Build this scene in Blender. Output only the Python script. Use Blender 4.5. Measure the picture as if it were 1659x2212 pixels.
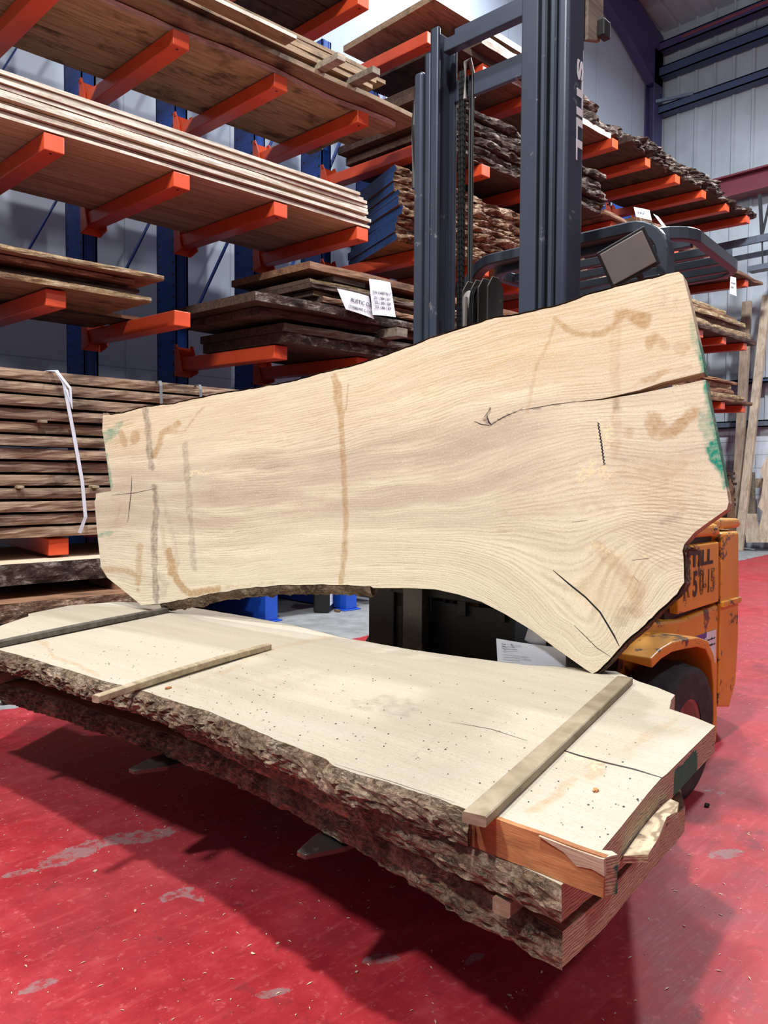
import bpy, bmesh, math, random
import numpy as np
from mathutils import Vector, Matrix, noise
from mathutils.geometry import delaunay_2d_cdt

for o in list(bpy.data.objects): bpy.data.objects.remove(o)
SC = bpy.context.scene
COL = SC.collection
rnd = random.Random(7)

# ------------------------------------------------------------------ camera
W, H = 1659.0, 2212.0
FPX, PITCH, ROLL, YAW, EYE = 1721.4, 0.0401, 0.0051, 0.766, 1.12
Fv = Vector((math.sin(YAW)*math.cos(PITCH), math.cos(YAW)*math.cos(PITCH), -math.sin(PITCH)))
_r = Vector((math.cos(YAW), -math.sin(YAW), 0)); _u = _r.cross(Fv)
Rv = _r*math.cos(ROLL)+_u*math.sin(ROLL); Uv = _u*math.cos(ROLL)-_r*math.sin(ROLL)
EYEP = Vector((0, 0, EYE))
cd = bpy.data.cameras.new('camera'); cam = bpy.data.objects.new('camera', cd); COL.objects.link(cam)
cd.sensor_fit = 'HORIZONTAL'; cd.sensor_width = 36; cd.lens = FPX/W*36; cd.clip_end = 200
m = Matrix((Rv, Uv, -Fv)).transposed().to_4x4(); m.translation = EYEP; cam.matrix_world = m
SC.camera = cam

# ------------------------------------------------------------------ light, exposure
SC.view_settings.view_transform = 'Standard'; SC.view_settings.look = 'None'
SC.view_settings.gamma = 1; SC.view_settings.use_curve_mapping = False
SC.view_settings.exposure = 0.38
wd = bpy.data.worlds.new('world'); SC.world = wd; wd.use_nodes = True
wd.node_tree.nodes['Background'].inputs[0].default_value = (0.78, 0.85, 1.0, 1)
wd.node_tree.nodes['Background'].inputs[1].default_value = 0.15

def area(name, loc, target, power, size, col=(1, 1, 1), sy=None):
    l = bpy.data.lights.new(name, 'AREA'); l.energy = power; l.size = size; l.color = col
    if sy: l.shape = 'RECTANGLE'; l.size_y = sy
    o = bpy.data.objects.new(name, l); COL.objects.link(o); o.location = loc
    o.rotation_euler = (Vector(target)-Vector(loc)).to_track_quat('-Z', 'Y').to_euler()
    return o
area('high_bay_lamp', (0.1, 0.9, 7.0), (0.6, 1.6, 0.0), 330, 0.30, (1.0, .98, .95))
area('high_bay_lamp', (5.0, 2.6, 7.2), (4.0, 2.4, 0), 220, 0.30, (.96, .98, 1.0))
area('high_bay_lamp', (9.5, 2.4, 7.4), (9.5, 3.6, 0), 560, 0.5, (.92, .96, 1.0))
area('high_bay_lamp', (-2.6, 2.4, 6.6), (1.8, 3.2, 2.0), 270, 0.45, (1.0, .98, .96))
area('high_bay_lamp', (3.6, -3.2, 7.0), (3.2, 2.0, 1.0), 110, 0.5, (.95, .97, 1.0))
area('high_bay_lamp', (7.5, 6.6, 8.6), (7.5, 7.5, 5.2), 150, 1.0, (.78, .88, 1.0))

# ------------------------------------------------------------------ pixel rays onto planes of the place
def ray(x, y): return Fv+Rv*((x-W/2)/FPX)+Uv*((H/2-y)/FPX)
def atx(x, y, X): d = ray(x, y); return EYEP+d*(X/d.x)
def aty(x, y, Y): d = ray(x, y); return EYEP+d*(Y/d.y)
def atz(x, y, Z): d = ray(x, y); return EYEP+d*((Z-EYE)/d.z)
def onplane(x, y, P, N): d = ray(x, y); return EYEP+d*((Vector(P)-EYEP).dot(N)/d.dot(N))
def pj(P): d = Vector(P)-EYEP; k = d.dot(Fv); return (W/2+FPX*d.dot(Rv)/k, H/2-FPX*d.dot(Uv)/k)

# ------------------------------------------------------------------ node helpers
class NT:
    def __init__(s, name):
        s.m = bpy.data.materials.new(name); s.m.use_nodes = True; s.t = s.m.node_tree; s.t.nodes.clear()
        s.out = s.t.nodes.new('ShaderNodeOutputMaterial'); s.b = s.t.nodes.new('ShaderNodeBsdfPrincipled')
        s.t.links.new(s.b.outputs[0], s.out.inputs[0])
    def n(s, k, **a):
        x = s.t.nodes.new(k)
        for q, v in a.items(): setattr(x, q, v)
        return x
    def l(s, a, b): s.t.links.new(a, b)
    def put(s, inp, v):
        if hasattr(v, 'default_value') or hasattr(v, 'is_output'): s.l(v, inp)
        else: inp.default_value = (tuple(v)+(1,)) if isinstance(v, (tuple, list)) and len(v) == 3 and inp.type == 'RGBA' else v
    def coord(s, kind='Object', scale=(1, 1, 1), off=False):
        c = s.n('ShaderNodeTexCoord').outputs[kind]
        mp = s.n('ShaderNodeMapping'); s.l(c, mp.inputs[0]); mp.inputs[3].default_value = scale
        if off:
            oi = s.n('ShaderNodeObjectInfo'); mm = s.n('ShaderNodeMath', operation='MULTIPLY'); s.l(oi.outputs['Random'], mm.inputs[0]); mm.inputs[1].default_value = 37.0
            cb = s.n('ShaderNodeCombineXYZ')
            for i in range(3): s.l(mm.outputs[0], cb.inputs[i])
            s.l(cb.outputs[0], mp.inputs[1])
        return mp.outputs[0]
    def noise(s, v, scale, detail=4, rough=.55, dist=0.0):
        x = s.n('ShaderNodeTexNoise'); s.l(v, x.inputs['Vector']); x.inputs['Scale'].default_value = scale
        x.inputs['Detail'].default_value = detail; x.inputs['Roughness'].default_value = rough; x.inputs['Distortion'].default_value = dist
        return x.outputs[0]
    def vor(s, v, scale, feature='F1'):
        x = s.n('ShaderNodeTexVoronoi', feature=feature); s.l(v, x.inputs['Vector']); x.inputs['Scale'].default_value = scale
        return x.outputs[0]
    def wave(s, v, scale, dist=1, dscale=1, axis='X', detail=2):
        x = s.n('ShaderNodeTexWave', bands_direction=axis); s.l(v, x.inputs['Vector']); x.inputs['Scale'].default_value = scale
        x.inputs['Distortion'].default_value = dist; x.inputs['Detail Scale'].default_value = dscale; x.inputs['Detail'].default_value = detail
        return x.outputs['Fac'] if 'Fac' in x.outputs else x.outputs[1]
    def ramp(s, f, pts):
        x = s.n('ShaderNodeValToRGB'); s.l(f, x.inputs[0]); e = x.color_ramp.elements
        while len(e) < len(pts): e.new(.5)
        for i, (p, c) in enumerate(pts):
            e[i].position = p; e[i].color = (tuple(c)+(1,)) if not isinstance(c, (int, float)) else (c, c, c, 1)
        return x.outputs[0]
    def math(s, op, a, b=0.0, c=None, clamp=False):
        x = s.n('ShaderNodeMath', operation=op, use_clamp=clamp)
        s.put(x.inputs[0], a); s.put(x.inputs[1], b)
        if c is not None: s.put(x.inputs[2], c)
        return x.outputs[0]
    def mix(s, f, a, b, mode='MIX'):
        x = s.n('ShaderNodeMix', data_type='RGBA', blend_type=mode); s.put(x.inputs[0], f); s.put(x.inputs[6], a); s.put(x.inputs[7], b)
        return x.outputs[2]
    def attr(s, name):
        x = s.n('ShaderNodeAttribute', attribute_name=name); return x.outputs['Fac']
    def bump(s, h, strength=.3, dist=.01, prev=None):
        x = s.n('ShaderNodeBump'); s.l(h, x.inputs['Height']); x.inputs['Strength'].default_value = strength; x.inputs['Distance'].default_value = dist
        if prev is not None: s.l(prev, x.inputs['Normal'])
        s.l(x.outputs[0], s.b.inputs['Normal']); return x.outputs[0]
    def fin(s, col=None, rough=.6, metal=0.0, spec=.5):
        if col is not None: s.put(s.b.inputs['Base Color'], col)
        s.put(s.b.inputs['Roughness'], rough); s.put(s.b.inputs['Metallic'], metal); s.b.inputs['Specular IOR Level'].default_value = spec
        return s.m
def L(r, g, b):
    f = lambda c: ((c/255+.055)/1.055)**2.4 if c > 10 else c/255/12.92
    return (f(r), f(g), f(b))
M = {}

def mk_plain(name, c, rough=.5, metal=0., var=.12, sc=8, bump=0.0):
    t = NT(name); v = t.coord('Object', (1, 1, 1), True); nz = t.noise(v, sc, 5)
    f = t.ramp(nz, [(.3, 1-var), (.7, 1+var*.3)])
    t.l; col = t.mix(1.0, c, f, 'MULTIPLY')
    if bump: t.bump(t.noise(v, sc*6, 4), bump, .004)
    M[name] = t.fin(col, rough, metal); return M[name]

def mk_paint(name, c, chip, amt=.62, rough=.45, sc=9, metal=0.):
    """paint with scratches, dust and chips"""
    t = NT(name); v = t.coord('Object', (1, 1, 1), True)
    n1 = t.noise(v, sc, 8, .7); n2 = t.noise(v, sc*.35, 3)
    base = t.mix(t.ramp(n2, [(.3, 0.0), (.75, 1.0)]), c, tuple(min(1, x*1.22+.01) for x in c))
    msk = t.ramp(n1, [(amt, 0.0), (amt+.035, 1.0)])
    col = t.mix(msk, base, chip)
    t.bump(n1, .12, .004)
    M[name] = t.fin(col, rough, metal); return M[name]

def mk_wood(name, c1, c2, c3=None, stretch=(1.2, 14, 14), sc=3.0, rough=.75, bump=.25, var=.35, blot=.35):
    t = NT(name); v = t.coord('Object', stretch, True)
    n = t.noise(v, sc, 6, .6, .6); v2 = t.coord('Object', (1, 1.6, 1.6), True)
    col = t.ramp(n, [(.32, c2), (.62, c1)])
    if c3 is not None:
        col = t.mix(t.ramp(t.noise(v2, 3.2, 6, .65), [(.52, 0.0), (.66, blot)]), col, c3)
    oi = t.n('ShaderNodeObjectInfo').outputs['Random']
    mr = t.n('ShaderNodeMapRange'); t.l(oi, mr.inputs[0]); mr.inputs[3].default_value = 1-var; mr.inputs[4].default_value = 1.06
    col = t.mix(1.0, col, mr.outputs[0], 'MULTIPLY')
    fine = t.noise(t.coord('Object', (4, 60, 60), True), sc*2, 3, .6)
    t.bump(fine, bump, .004)
    M[name] = t.fin(col, rough, 0, .3); return M[name]

def mk_bark(name, c1, c2, c3, stretch=(1, 1, 1), sc=9.0, bump=.9, moss=0.0):
    t = NT(name); v = t.coord('Object', stretch)
    n = t.noise(v, sc, 10, .7, .6); fine = t.noise(v, sc*8, 5, .72)
    fis = t.noise(t.coord('Object', (stretch[0]*.55, stretch[1]*1.0, stretch[2]*2.6)), sc*2.4, 6, .62, 1.6)
    crk = t.math('ADD', t.math('ABSOLUTE', t.math('SUBTRACT', fis, .5)), t.math('MULTIPLY', t.ramp(t.noise(v, sc*.8, 3), [(.4, 0.0), (.6, 1.0)]), .05))
    col = t.ramp(n, [(.32, c2), (.5, c1), (.68, c3)])
    col = t.mix(1.0, col, t.ramp(fine, [(.32, .50), (.68, 1.3)]), 'MULTIPLY')
    col = t.mix(t.ramp(crk, [(0.0, .8), (.022, 0.0)]), col, tuple(x*.22 for x in c2))
    h = t.math('ADD', t.math('MULTIPLY', fine, .6), n)
    h = t.math('ADD', h, t.math('MULTIPLY', t.ramp(crk, [(0.0, 0.0), (.06, 1.0)]), .6))
    t.bump(h, bump, .016)
    M[name] = t.fin(col, .92, 0, .15); return M[name]

# ------------------------------------------------------------------ mesh helpers
class MB:
    def __init__(s): s.v = []; s.f = []; s.mi = []; s.m = 0
    def face(s, idx): s.f.append(idx); s.mi.append(s.m)
    def hexa(s, p):
        b = len(s.v); s.v += [tuple(q) for q in p]
        for f in ((0, 3, 2, 1), (4, 5, 6, 7), (0, 1, 5, 4), (1, 2, 6, 5), (2, 3, 7, 6), (3, 0, 4, 7)): s.face([b+i for i in f])
        return s
    def box(s, x0, x1, y0, y1, z0, z1):
        return s.hexa([(x0, y0, z0), (x1, y0, z0), (x1, y1, z0), (x0, y1, z0), (x0, y0, z1), (x1, y0, z1), (x1, y1, z1), (x0, y1, z1)])
    def bar(s, a, b, w, h, up=(0, 0, 1)):
        a = Vector(a); b = Vector(b); d = (b-a).normalized(); sd = d.cross(Vector(up)).normalized(); u = sd.cross(d)
        p = []
        for q in (a, b):
            p.append([q-sd*w/2-u*h/2, q+sd*w/2-u*h/2, q+sd*w/2+u*h/2, q-sd*w/2+u*h/2])
        b0 = len(s.v); s.v += [tuple(x) for x in p[0]+p[1]]
        for f in ((0, 1, 2, 3), (7, 6, 5, 4), (0, 4, 5, 1), (1, 5, 6, 2), (2, 6, 7, 3), (3, 7, 4, 0)): s.face([b0+i for i in f])
        return s
    def tube(s, pts, r, n=10, closed=False, w=None, h=None, up=(0, 0, 1), cap=True):
        """round (r) or rounded-rectangular (w,h) section swept along pts"""
        pts = [Vector(p) for p in pts]; N = len(pts); base = len(s.v)
        sec = []
        if w is None:
            sec = [(r*math.cos(2*math.pi*k/n), r*math.sin(2*math.pi*k/n)) for k in range(n)]
        else:
            c = min(w, h)*.12
            for sx, sy in ((1, 1), (-1, 1), (-1, -1), (1, -1)):
                q = [(sx*(w/2-c), sy*h/2), (sx*w/2, sy*(h/2-c))]
                if sx*sy > 0: q.reverse()
                sec += q
            n = len(sec)
        for i, p in enumerate(pts):
            if closed: d = pts[(i+1) % N]-pts[i-1]
            else: d = pts[min(i+1, N-1)]-pts[max(i-1, 0)]
            d.normalize(); sd = d.cross(Vector(up))
            if sd.length < 1e-4: sd = d.cross(Vector((1, 0, 0)))
            sd.normalize(); u = sd.cross(d)
            for a, b in sec: s.v.append(tuple(p+sd*a+u*b))
        for i in range(N if closed else N-1):
            for k in range(n):
                a = base+i*n+k; b = base+i*n+(k+1) % n; j = (i+1) % N
                s.face([a, b, base+j*n+(k+1) % n, base+j*n+k])
        if cap and not closed:
            s.face([base+k for k in range(n)][::-1]); s.face([base+(N-1)*n+k for k in range(n)])
        return s
    def lathe(s, prof, c, axis='Z', n=28, cap=False):
        base = len(s.v); c = Vector(c)
        for r, t in prof:
            for k in range(n):
                a = 2*math.pi*k/n; x, y = r*math.cos(a), r*math.sin(a)
                q = {'Z': (x, y, t), 'Y': (x, t, y), 'X': (t, x, y)}[axis]
                s.v.append(tuple(c+Vector(q)))
        for i in range(len(prof)-1):
            for k in range(n):
                s.face([base+i*n+k, base+i*n+(k+1) % n, base+(i+1)*n+(k+1) % n, base+(i+1)*n+k])
        if cap:
            s.face([base+k for k in range(n)][::-1]); s.face([base+(len(prof)-1)*n+k for k in range(n)])
        return s
    def prism(s, poly, a0, a1, axis='Y'):
        base = len(s.v); n = len(poly)
        for t in (a0, a1):
            for p, q in poly:
                s.v.append({'Y': (p, t, q), 'X': (t, p, q), 'Z': (p, q, t)}[axis])
        s.face([base+i for i in range(n)][::-1]); s.face([base+n+i for i in range(n)])
        for i in range(n): s.face([base+i, base+(i+1) % n, base+n+(i+1) % n, base+n+i])
        return s
    def grid(s, P, nu, nv):
        base = len(s.v)
        for i in range(nu+1):
            for j in range(nv+1): s.v.append(tuple(P(i/nu, j/nv)))
        for i in range(nu):
            for j in range(nv):
                a = base+i*(nv+1)+j; s.face([a, a+nv+1, a+nv+2, a+1])
        return s
    def build(s, name, mats, parent=None, bevel=0, smooth=False, seg=2, fixn=True):
        me = bpy.data.meshes.new(name); me.from_pydata(s.v, [], s.f)
        if not isinstance(mats, (list, tuple)): mats = [mats]
        for q in mats: me.materials.append(M[q] if isinstance(q, str) else q)
        if len(mats) > 1: me.polygons.foreach_set('material_index', s.mi)
        if fixn:
            bm = bmesh.new(); bm.from_mesh(me); bmesh.ops.recalc_face_normals(bm, faces=bm.faces); bm.to_mesh(me); bm.free()
        if smooth: me.polygons.foreach_set('use_smooth', [True]*len(me.polygons))
        me.update()
        o = bpy.data.objects.new(name, me); COL.objects.link(o)
        if parent is not None: o.parent = parent
        if bevel:
            md = o.modifiers.new('bevel', 'BEVEL'); md.width = bevel; md.segments = seg; md.limit_method = 'ANGLE'
        return o
def tag(o, label=None, cat=None, group=None, kind=None):
    if label: o['label'] = label
    if cat: o['category'] = cat
    if group: o['group'] = group
    if kind: o['kind'] = kind
    return o
def empty(name, loc=(0, 0, 0), rz=0):
    o = bpy.data.objects.new(name, None); COL.objects.link(o); o.location = loc; o.rotation_euler = (0, 0, rz); o.empty_display_size = .1
    return o
def copy_tree(o, parent=None):
    c = o.copy(); COL.objects.link(c)
    if parent is not None: c.parent = parent
    for ch in [q for q in bpy.data.objects if q.parent == o]: copy_tree(ch, c)
    return c
def struct(name, mb, mat, **k):
    o = mb.build(name, mat, **k); o['kind'] = 'structure'; return o
def text(name, body, mat, parent, loc, rot, size, outline=False, bold=0.0, sx=1.0, align='LEFT', shear=0):
    c = bpy.data.curves.new(name, 'FONT'); c.body = body; c.size = size; c.align_x = align; c.extrude = .0004; c.shear = shear
    c.offset = bold
    if outline: c.fill_mode = 'NONE'; c.extrude = 0; c.bevel_depth = .0011; c.bevel_resolution = 0
    c.materials.append(M[mat]); o = bpy.data.objects.new(name, c); COL.objects.link(o)
    if parent is not None: o.parent = parent
    o.location = loc; o.rotation_euler = rot; o.scale = (sx, 1, 1)
    return o
ORD = ['topmost', 'second', 'third', 'fourth', 'fifth', 'sixth', 'seventh', 'eighth', 'ninth', 'tenth', 'eleventh', 'twelfth', 'thirteenth', 'fourteenth']
def nth(i, n):
    return 'topmost' if i == 0 else ('lowest' if i == n-1 else ORD[i]+' from the top')

# ------------------------------------------------------------------ materials
mk_paint('orange_steel', L(196, 72, 36), L(150, 60, 40), .70, .36)
mk_paint('blue_steel', L(28, 74, 158), L(60, 80, 120), .70, .42)
mk_paint('mast_steel', L(60, 68, 82), L(124, 126, 130), .62, .36, 7, .4)
mk_paint('black_steel', L(26, 26, 28), L(60, 58, 55), .66, .5, 9, .2)
mk_paint('guard_steel', L(50, 56, 66), L(98, 98, 98), .69, .38, 9, .35)
mk_paint('fork_steel', L(86, 84, 80), L(130, 122, 110), .6, .35, 14, .8)
mk_paint('still_orange', L(208, 144, 46), L(84, 66, 48), .565, .38, 7)
mk_plain('rim_paint', L(178, 150, 142), .5)
mk_plain('rubber', L(62, 62, 64), .85, var=.5, sc=26, bump=.4)
mk_plain('black', L(14, 14, 15), .5)
mk_plain('ink', L(40, 40, 44), .8, var=0)
mk_plain('crayon', L(48, 46, 52), .8, var=.4, sc=60)
mk_plain('letter_black', L(44, 42, 40), .5, var=0)
mk_plain('white_paint', L(222, 226, 232), .5)
mk_plain('paper', L(226, 230, 240), .8, var=.04)
mk_plain('blue_sticker', L(66, 64, 150), .4)
mk_plain('navy_beam', L(66, 80, 112), .5, sc=3)
mk_plain('purple_steel', L(76, 70, 112), .5, sc=3)
mk_plain('red_beam', L(118, 44, 56), .55, sc=3)
mk_plain('galv', L(120, 132, 150), .4, .5, var=.3, sc=20)
mk_plain('strap_grey', L(110, 116, 124), .4)
mk_plain('strap_white', L(206, 210, 222), .5)
mk_plain('lamp_glass', L(128, 124, 120), .25, .3)
mk_plain('blue_plastic', L(26, 80, 190), .45)
mk_plain('dark_cloth', L(34, 36, 42), .8)
mk_plain('grey_hose', L(120, 116, 110), .5)
mk_wood('pine', L(226, 206, 182), L(190, 164, 138), L(150, 120, 96))
mk_wood('pine_edge', L(236, 228, 214), L(176, 162, 144), L(140, 124, 108), stretch=(1.6, 30, 30), bump=.8, var=.22, blot=.5)
mk_wood('oak_plank', L(170, 146, 118), L(132, 108, 84), L(60, 46, 38), blot=.8)
mk_wood('brown_plank', L(150, 112, 86), L(112, 80, 60), L(58, 42, 34), blot=.7)
mk_wood('dark_plank', L(98, 76, 64), L(62, 48, 42), L(34, 27, 25), blot=.7)
mk_wood('grey_plank', L(160, 148, 130), L(112, 104, 94), L(70, 62, 56), blot=.5)
mk_wood('bundle_wood', L(160, 136, 114), L(104, 80, 64), L(56, 42, 34), stretch=(1, 9, 30), blot=.7, bump=.6)
mk_wood('sticker_wood', L(176, 160, 134), L(138, 122, 98), L(96, 84, 70), stretch=(14, 1.4, 14))
mk_wood('sticker_dark', L(98, 92, 84), L(70, 64, 58), L(44, 40, 38), stretch=(14, 1.4, 14), var=.05)
mk_wood('pole_wood', L(178, 158, 138), L(140, 120, 102), L(90, 72, 60), stretch=(14, 14, 1.2))
mk_wood('pale_slab', L(206, 190, 168), L(170, 150, 128), L(110, 92, 78), stretch=(14, 14, 1.2))
mk_bark('raw_edge', L(208, 178, 138), L(140, 108, 76), L(238, 222, 192), (1, 2, 4), 12)
mk_bark('burl_bark', L(138, 106, 84), L(74, 54, 44), L(226, 204, 180), (1, 1, 2), 7, 1.0)  # lightest tone paints the whitish highlights of lit burls into the bark
mk_bark('burl_dark', L(88, 72, 64), L(46, 37, 35), L(196, 184, 174), (1, 1, 2), 7, 1.0)  # pale third tone again carries painted highlights on the lumps
mk_bark('bark', L(140, 118, 98), L(90, 74, 60), L(190, 172, 148), (1, 1, 1), 10, 1.0)
mk_bark('moss_bark', L(120, 92, 66), L(66, 48, 38), L(170, 146, 110), (1, 1, 1), 26, 1.0)
mk_plain('blue_end_paint', L(24, 62, 118), .6, var=.3, sc=14)

# ------------------------------------------------------------------ the hall
YW, XE = 7.4, 13.95
def _seg(a, b, w):
    A, B = atz(*a, 0), atz(*b, 0); d = B-A; return ((A.x+B.x)/2, (A.y+B.y)/2, d.length/2+w, w, math.degrees(math.atan2(d.y, d.x)))
SCR = [_seg((110, 1865), (225, 1818), .045), _seg((220, 1820), (350, 1800), .045), _seg((65, 2135), (105, 2120), .02), _seg((355, 1940), (400, 1925), .022), _seg((395, 1930), (430, 1942), .014), _seg((800, 2075), (850, 2068), .018), _seg((20, 1890), (60, 1880), .018), _seg((1540, 1850), (1590, 1840), .025), _seg((1010, 2080), (1040, 2060), .014), _seg((560, 2150), (620, 2140), .012)]
t = NT('painted_floor')
v = t.coord('Object'); n1 = t.noise(v, 1.1, 9, .66, .4); n2 = t.noise(v, 6, 10, .72); n3 = t.noise(v, 2.6, 6, .6, 1.2); fine = t.noise(v, 60, 4, .7)
red = t.ramp(n2, [(.3, L(138, 26, 36)), (.52, L(164, 34, 44)), (.75, L(186, 58, 66))])
red = t.mix(t.ramp(n1, [(.42, 0.0), (.6, .6)]), red, L(150, 58, 66))
red = t.mix(t.ramp(t.noise(v, 34, 8, .75), [(.56, 0.0), (.66, .45)]), red, L(206, 112, 112))
red = t.mix(t.ramp(t.noise(v, 22, 8, .75, .6), [(.60, 0.0), (.68, .5)]), red, L(96, 34, 40))
strk = t.noise(t.coord('Object', (1.2, 9, 1)), 4, 6, .6, .3)
red = t.mix(t.ramp(strk, [(.55, 0.0), (.8, .4)]), red, L(206, 96, 100))
dirt = t.ramp(t.noise(v, 3.3, 10, .74), [(.60, 0.0), (.68, .7)])
red = t.mix(dirt, red, L(104, 40, 44))
red = t.mix(t.ramp(t.noise(v, 11, 12, .8), [(.60, 0.0), (.64, .6)]), red, L(92, 40, 44))
red = t.mix(t.ramp(t.noise(t.coord('Object', (14, 60, 1)), 3, 6, .7), [(.64, 0.0), (.70, .6)]), red, L(214, 140, 138))
scr = t.ramp(t.noise(t.coord('Object', (2.2, 2.8, 1)), 1.9, 12, .76, .3), [(.665, 0.0), (.675, 1.0)])
red = t.mix(scr, red, L(150, 128, 126))
en = t.noise(v, 9, 8, .75); en2 = t.noise(v, 26, 6, .7)
def ell(cx, cy, rx, ry, ang):
    m_ = t.n('ShaderNodeMapping', vector_type='TEXTURE'); t.l(v, m_.inputs[0]); m_.inputs[1].default_value = (cx, cy, 0); m_.inputs[2].default_value = (0, 0, math.radians(ang)); m_.inputs[3].default_value = (rx, ry, 1)
    ln = t.n('ShaderNodeVectorMath', operation='LENGTH'); t.l(m_.outputs[0], ln.inputs[0])
    d = t.math('ADD', ln.outputs['Value'], t.math('MULTIPLY', t.math('ADD', t.math('SUBTRACT', en, .5), t.math('SUBTRACT', en2, .5)), 1.6))
    return t.math('LESS_THAN', d, 1.0)
mk_ = None
for e_ in SCR:
    k_ = ell(*e_); mk_ = k_ if mk_ is None else t.math('MAXIMUM', mk_, k_)
red = t.mix(t.math('MULTIPLY', mk_, t.ramp(t.noise(v, 24, 6, .75), [(.42, .1), (.52, .85)])), red, L(142, 112, 112))
dust = t.ramp(t.vor(v, 70), [(0.03, 1.0), (.05, 0.0)]); dm = t.ramp(t.noise(v, 4, 3), [(.45, 0.0), (.6, .8)])
red = t.mix(t.math('MULTIPLY', dust, dm), red, L(232, 206, 190))
conc = t.ramp(n2, [(.3, L(118, 120, 120)), (.6, L(150, 154, 156)), (.8, L(172, 176, 178))])
sp = t.n('ShaderNodeSeparateXYZ'); t.l(v, sp.inputs[0])
yy = t.math('SUBTRACT', sp.outputs[1], t.math('MULTIPLY', sp.outputs[0], .062)); yy = t.math('ADD', yy, t.math('MULTIPLY', t.noise(v, 5, 6, .7), .16))
msk = t.ramp(t.math('SUBTRACT', yy, 4.02-.5, None, False), [(.492, 0.0), (.502, 1.0)])
col = t.mix(msk, red, conc)
t.bump(t.math('ADD', n2, t.math('MULTIPLY', strk, .7)), .12, .01)
M['floor'] = t.fin(col, t.ramp(n2, [(.3, .46), (.7, .68)]), 0, .5)
struct('floor', MB().box(-6, XE, -6, YW, -.1, 0), 'floor')

t = NT('plaster_panel'); v = t.coord('Object'); sp = t.n('ShaderNodeSeparateXYZ'); t.l(v, sp.inputs[0])
def lines(t, s, per, wid, off=0.0):
    q = t.math('FRACT', t.math('ADD', t.math('DIVIDE', s, per), off)); return t.math('LESS_THAN', q, wid/per)
seam = t.math('MAXIMUM', lines(t, sp.outputs[0], 1.2, .012), lines(t, sp.outputs[2], 2.44, .012, .1))
c = t.ramp(t.noise(v, .8, 4), [(.3, L(176, 186, 200)), (.7, L(190, 199, 212))])
M['plaster'] = t.fin(t.mix(t.math('MULTIPLY', seam, .5), c, L(110, 118, 130)), .7)
struct('wall_back', MB().box(-6, XE, YW, YW+.1, 0, 14), 'plaster')

# right wall: blockwork below, profiled sheet above
t = NT('painted_block'); v = t.coord('Object'); sp = t.n('ShaderNodeSeparateXYZ'); t.l(v, sp.inputs[0])
row = t.math('FLOOR', t.math('DIVIDE', sp.outputs[2], .225)); sh = t.math('MULTIPLY', t.math('MODULO', row, 2.0), .225)
jo = t.math('MAXIMUM', lines(t, sp.outputs[2], .225, .010), lines(t, t.math('ADD', sp.outputs[1], sh), .45, .010))
c = t.ramp(t.noise(v, 5, 4), [(.3, L(196, 202, 212)), (.7, L(214, 220, 230))])
M['block'] = t.fin(t.mix(jo, c, L(140, 148, 160)), .8)
mk_plain('sheet', L(184, 192, 198), .5, .1, var=.15, sc=2)
wb = MB().box(XE, XE+.2, -6, YW, 0, 2.05); struct('wall_right', wb, 'block')
sm = MB(); y = -6.0; prof = []
while y < YW:
    prof += [(XE+.10, y), (XE+.10, y+.255), (XE+.065, y+.275), (XE+.065, y+.31), (XE+.10, y+.33)]; y += .333
for (a, b), (c_, d) in zip(prof[:-1], prof[1:]):
    i = len(sm.v); sm.v += [(a, b, 2.05), (c_, d, 2.05), (c_, d, 9.4), (a, b, 9.4)]; sm.face([i, i+1, i+2, i+3])
sm.box(XE+.14, XE+.16, -6, YW, 2.05, 9.4)
struct('wall_right', sm, 'sheet', fixn=False)
# roof rising away from the right wall
def roofz(x): return 9.35+(XE+.1-x)*.20
rm = MB(); y = -6.0; prof = []
while y < YW:
    prof += [(y, 0), (y+.27, 0), (y+.285, .03), (y+.318, .03), (y+.333, 0)]; y += .333
for (a, za), (b, zb) in zip(prof[:-1], prof[1:]):
    i = len(rm.v); rm.v += [(XE+.1, a, roofz(XE+.1)+za), (-6, a, roofz(-6)+za), (-6, b, roofz(-6)+zb), (XE+.1, b, roofz(XE+.1)+zb)]; rm.face([i, i+1, i+2, i+3])
struct('ceiling', rm, 'sheet', fixn=False)
# steel frame
cb = MB(); cb.box(XE-.32, XE-.02, YW-.20, YW-.18, 0, 8.9); cb.box(XE-.32, XE-.02, YW-.03, YW-.01, 0, 8.9); cb.box(XE-.18, XE-.165, YW-.18, YW-.03, 0, 8.9)
tag(struct('trim_1', cb, 'purple_steel'), 'dark purple steel corner column between plaster wall and profiled sheet wall')
rf = MB(); d0 = [(XE-.02, 8.30), (XE-.02, 9.2), (12.9, 9.5), (9, 10.3), (9, 9.75), (12.0, 9.05), (12.72, 8.78), (XE-.33, 8.30)]
rf.prism(d0, YW-.20, YW-.04, 'Y')
tag(struct('trim_2', rf, 'purple_steel'), 'dark purple steel haunch and rafter rising left along the plaster wall')
def zrail(nm, z0, z1, mat, x0=XE-.16, label=''):
    tb = MB(); tb.box(x0, XE+.05, -6, YW-.2, z1-.02, z1); tb.box(x0, x0+.02, -6, YW-.2, z0, z1); tb.box(x0, XE+.05, -6, YW-.2, z0, z0+.02)
    return tag(struct(nm, tb, mat), label)
zrail('trim_3', 8.90, 9.06, 'purple_steel', XE-.16, 'purple eaves beam along the top of the sheet wall')
zrail('trim_4', 8.44, 8.62, 'navy_beam', XE-.16, 'blue steel sheeting rail just below the eaves beam')
zrail('trim_5', 7.78, 7.93, 'navy_beam', XE-.16, 'blue steel sheeting rail with angled stay bracket')
zrail('trim_6', 2.78, 2.86, 'navy_beam', XE-.12, 'dark rail low on the sheet wall')
zrail('trim_7', 2.04, 2.16, 'galv', XE-.12, 'grey rail over the white blockwork')
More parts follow.
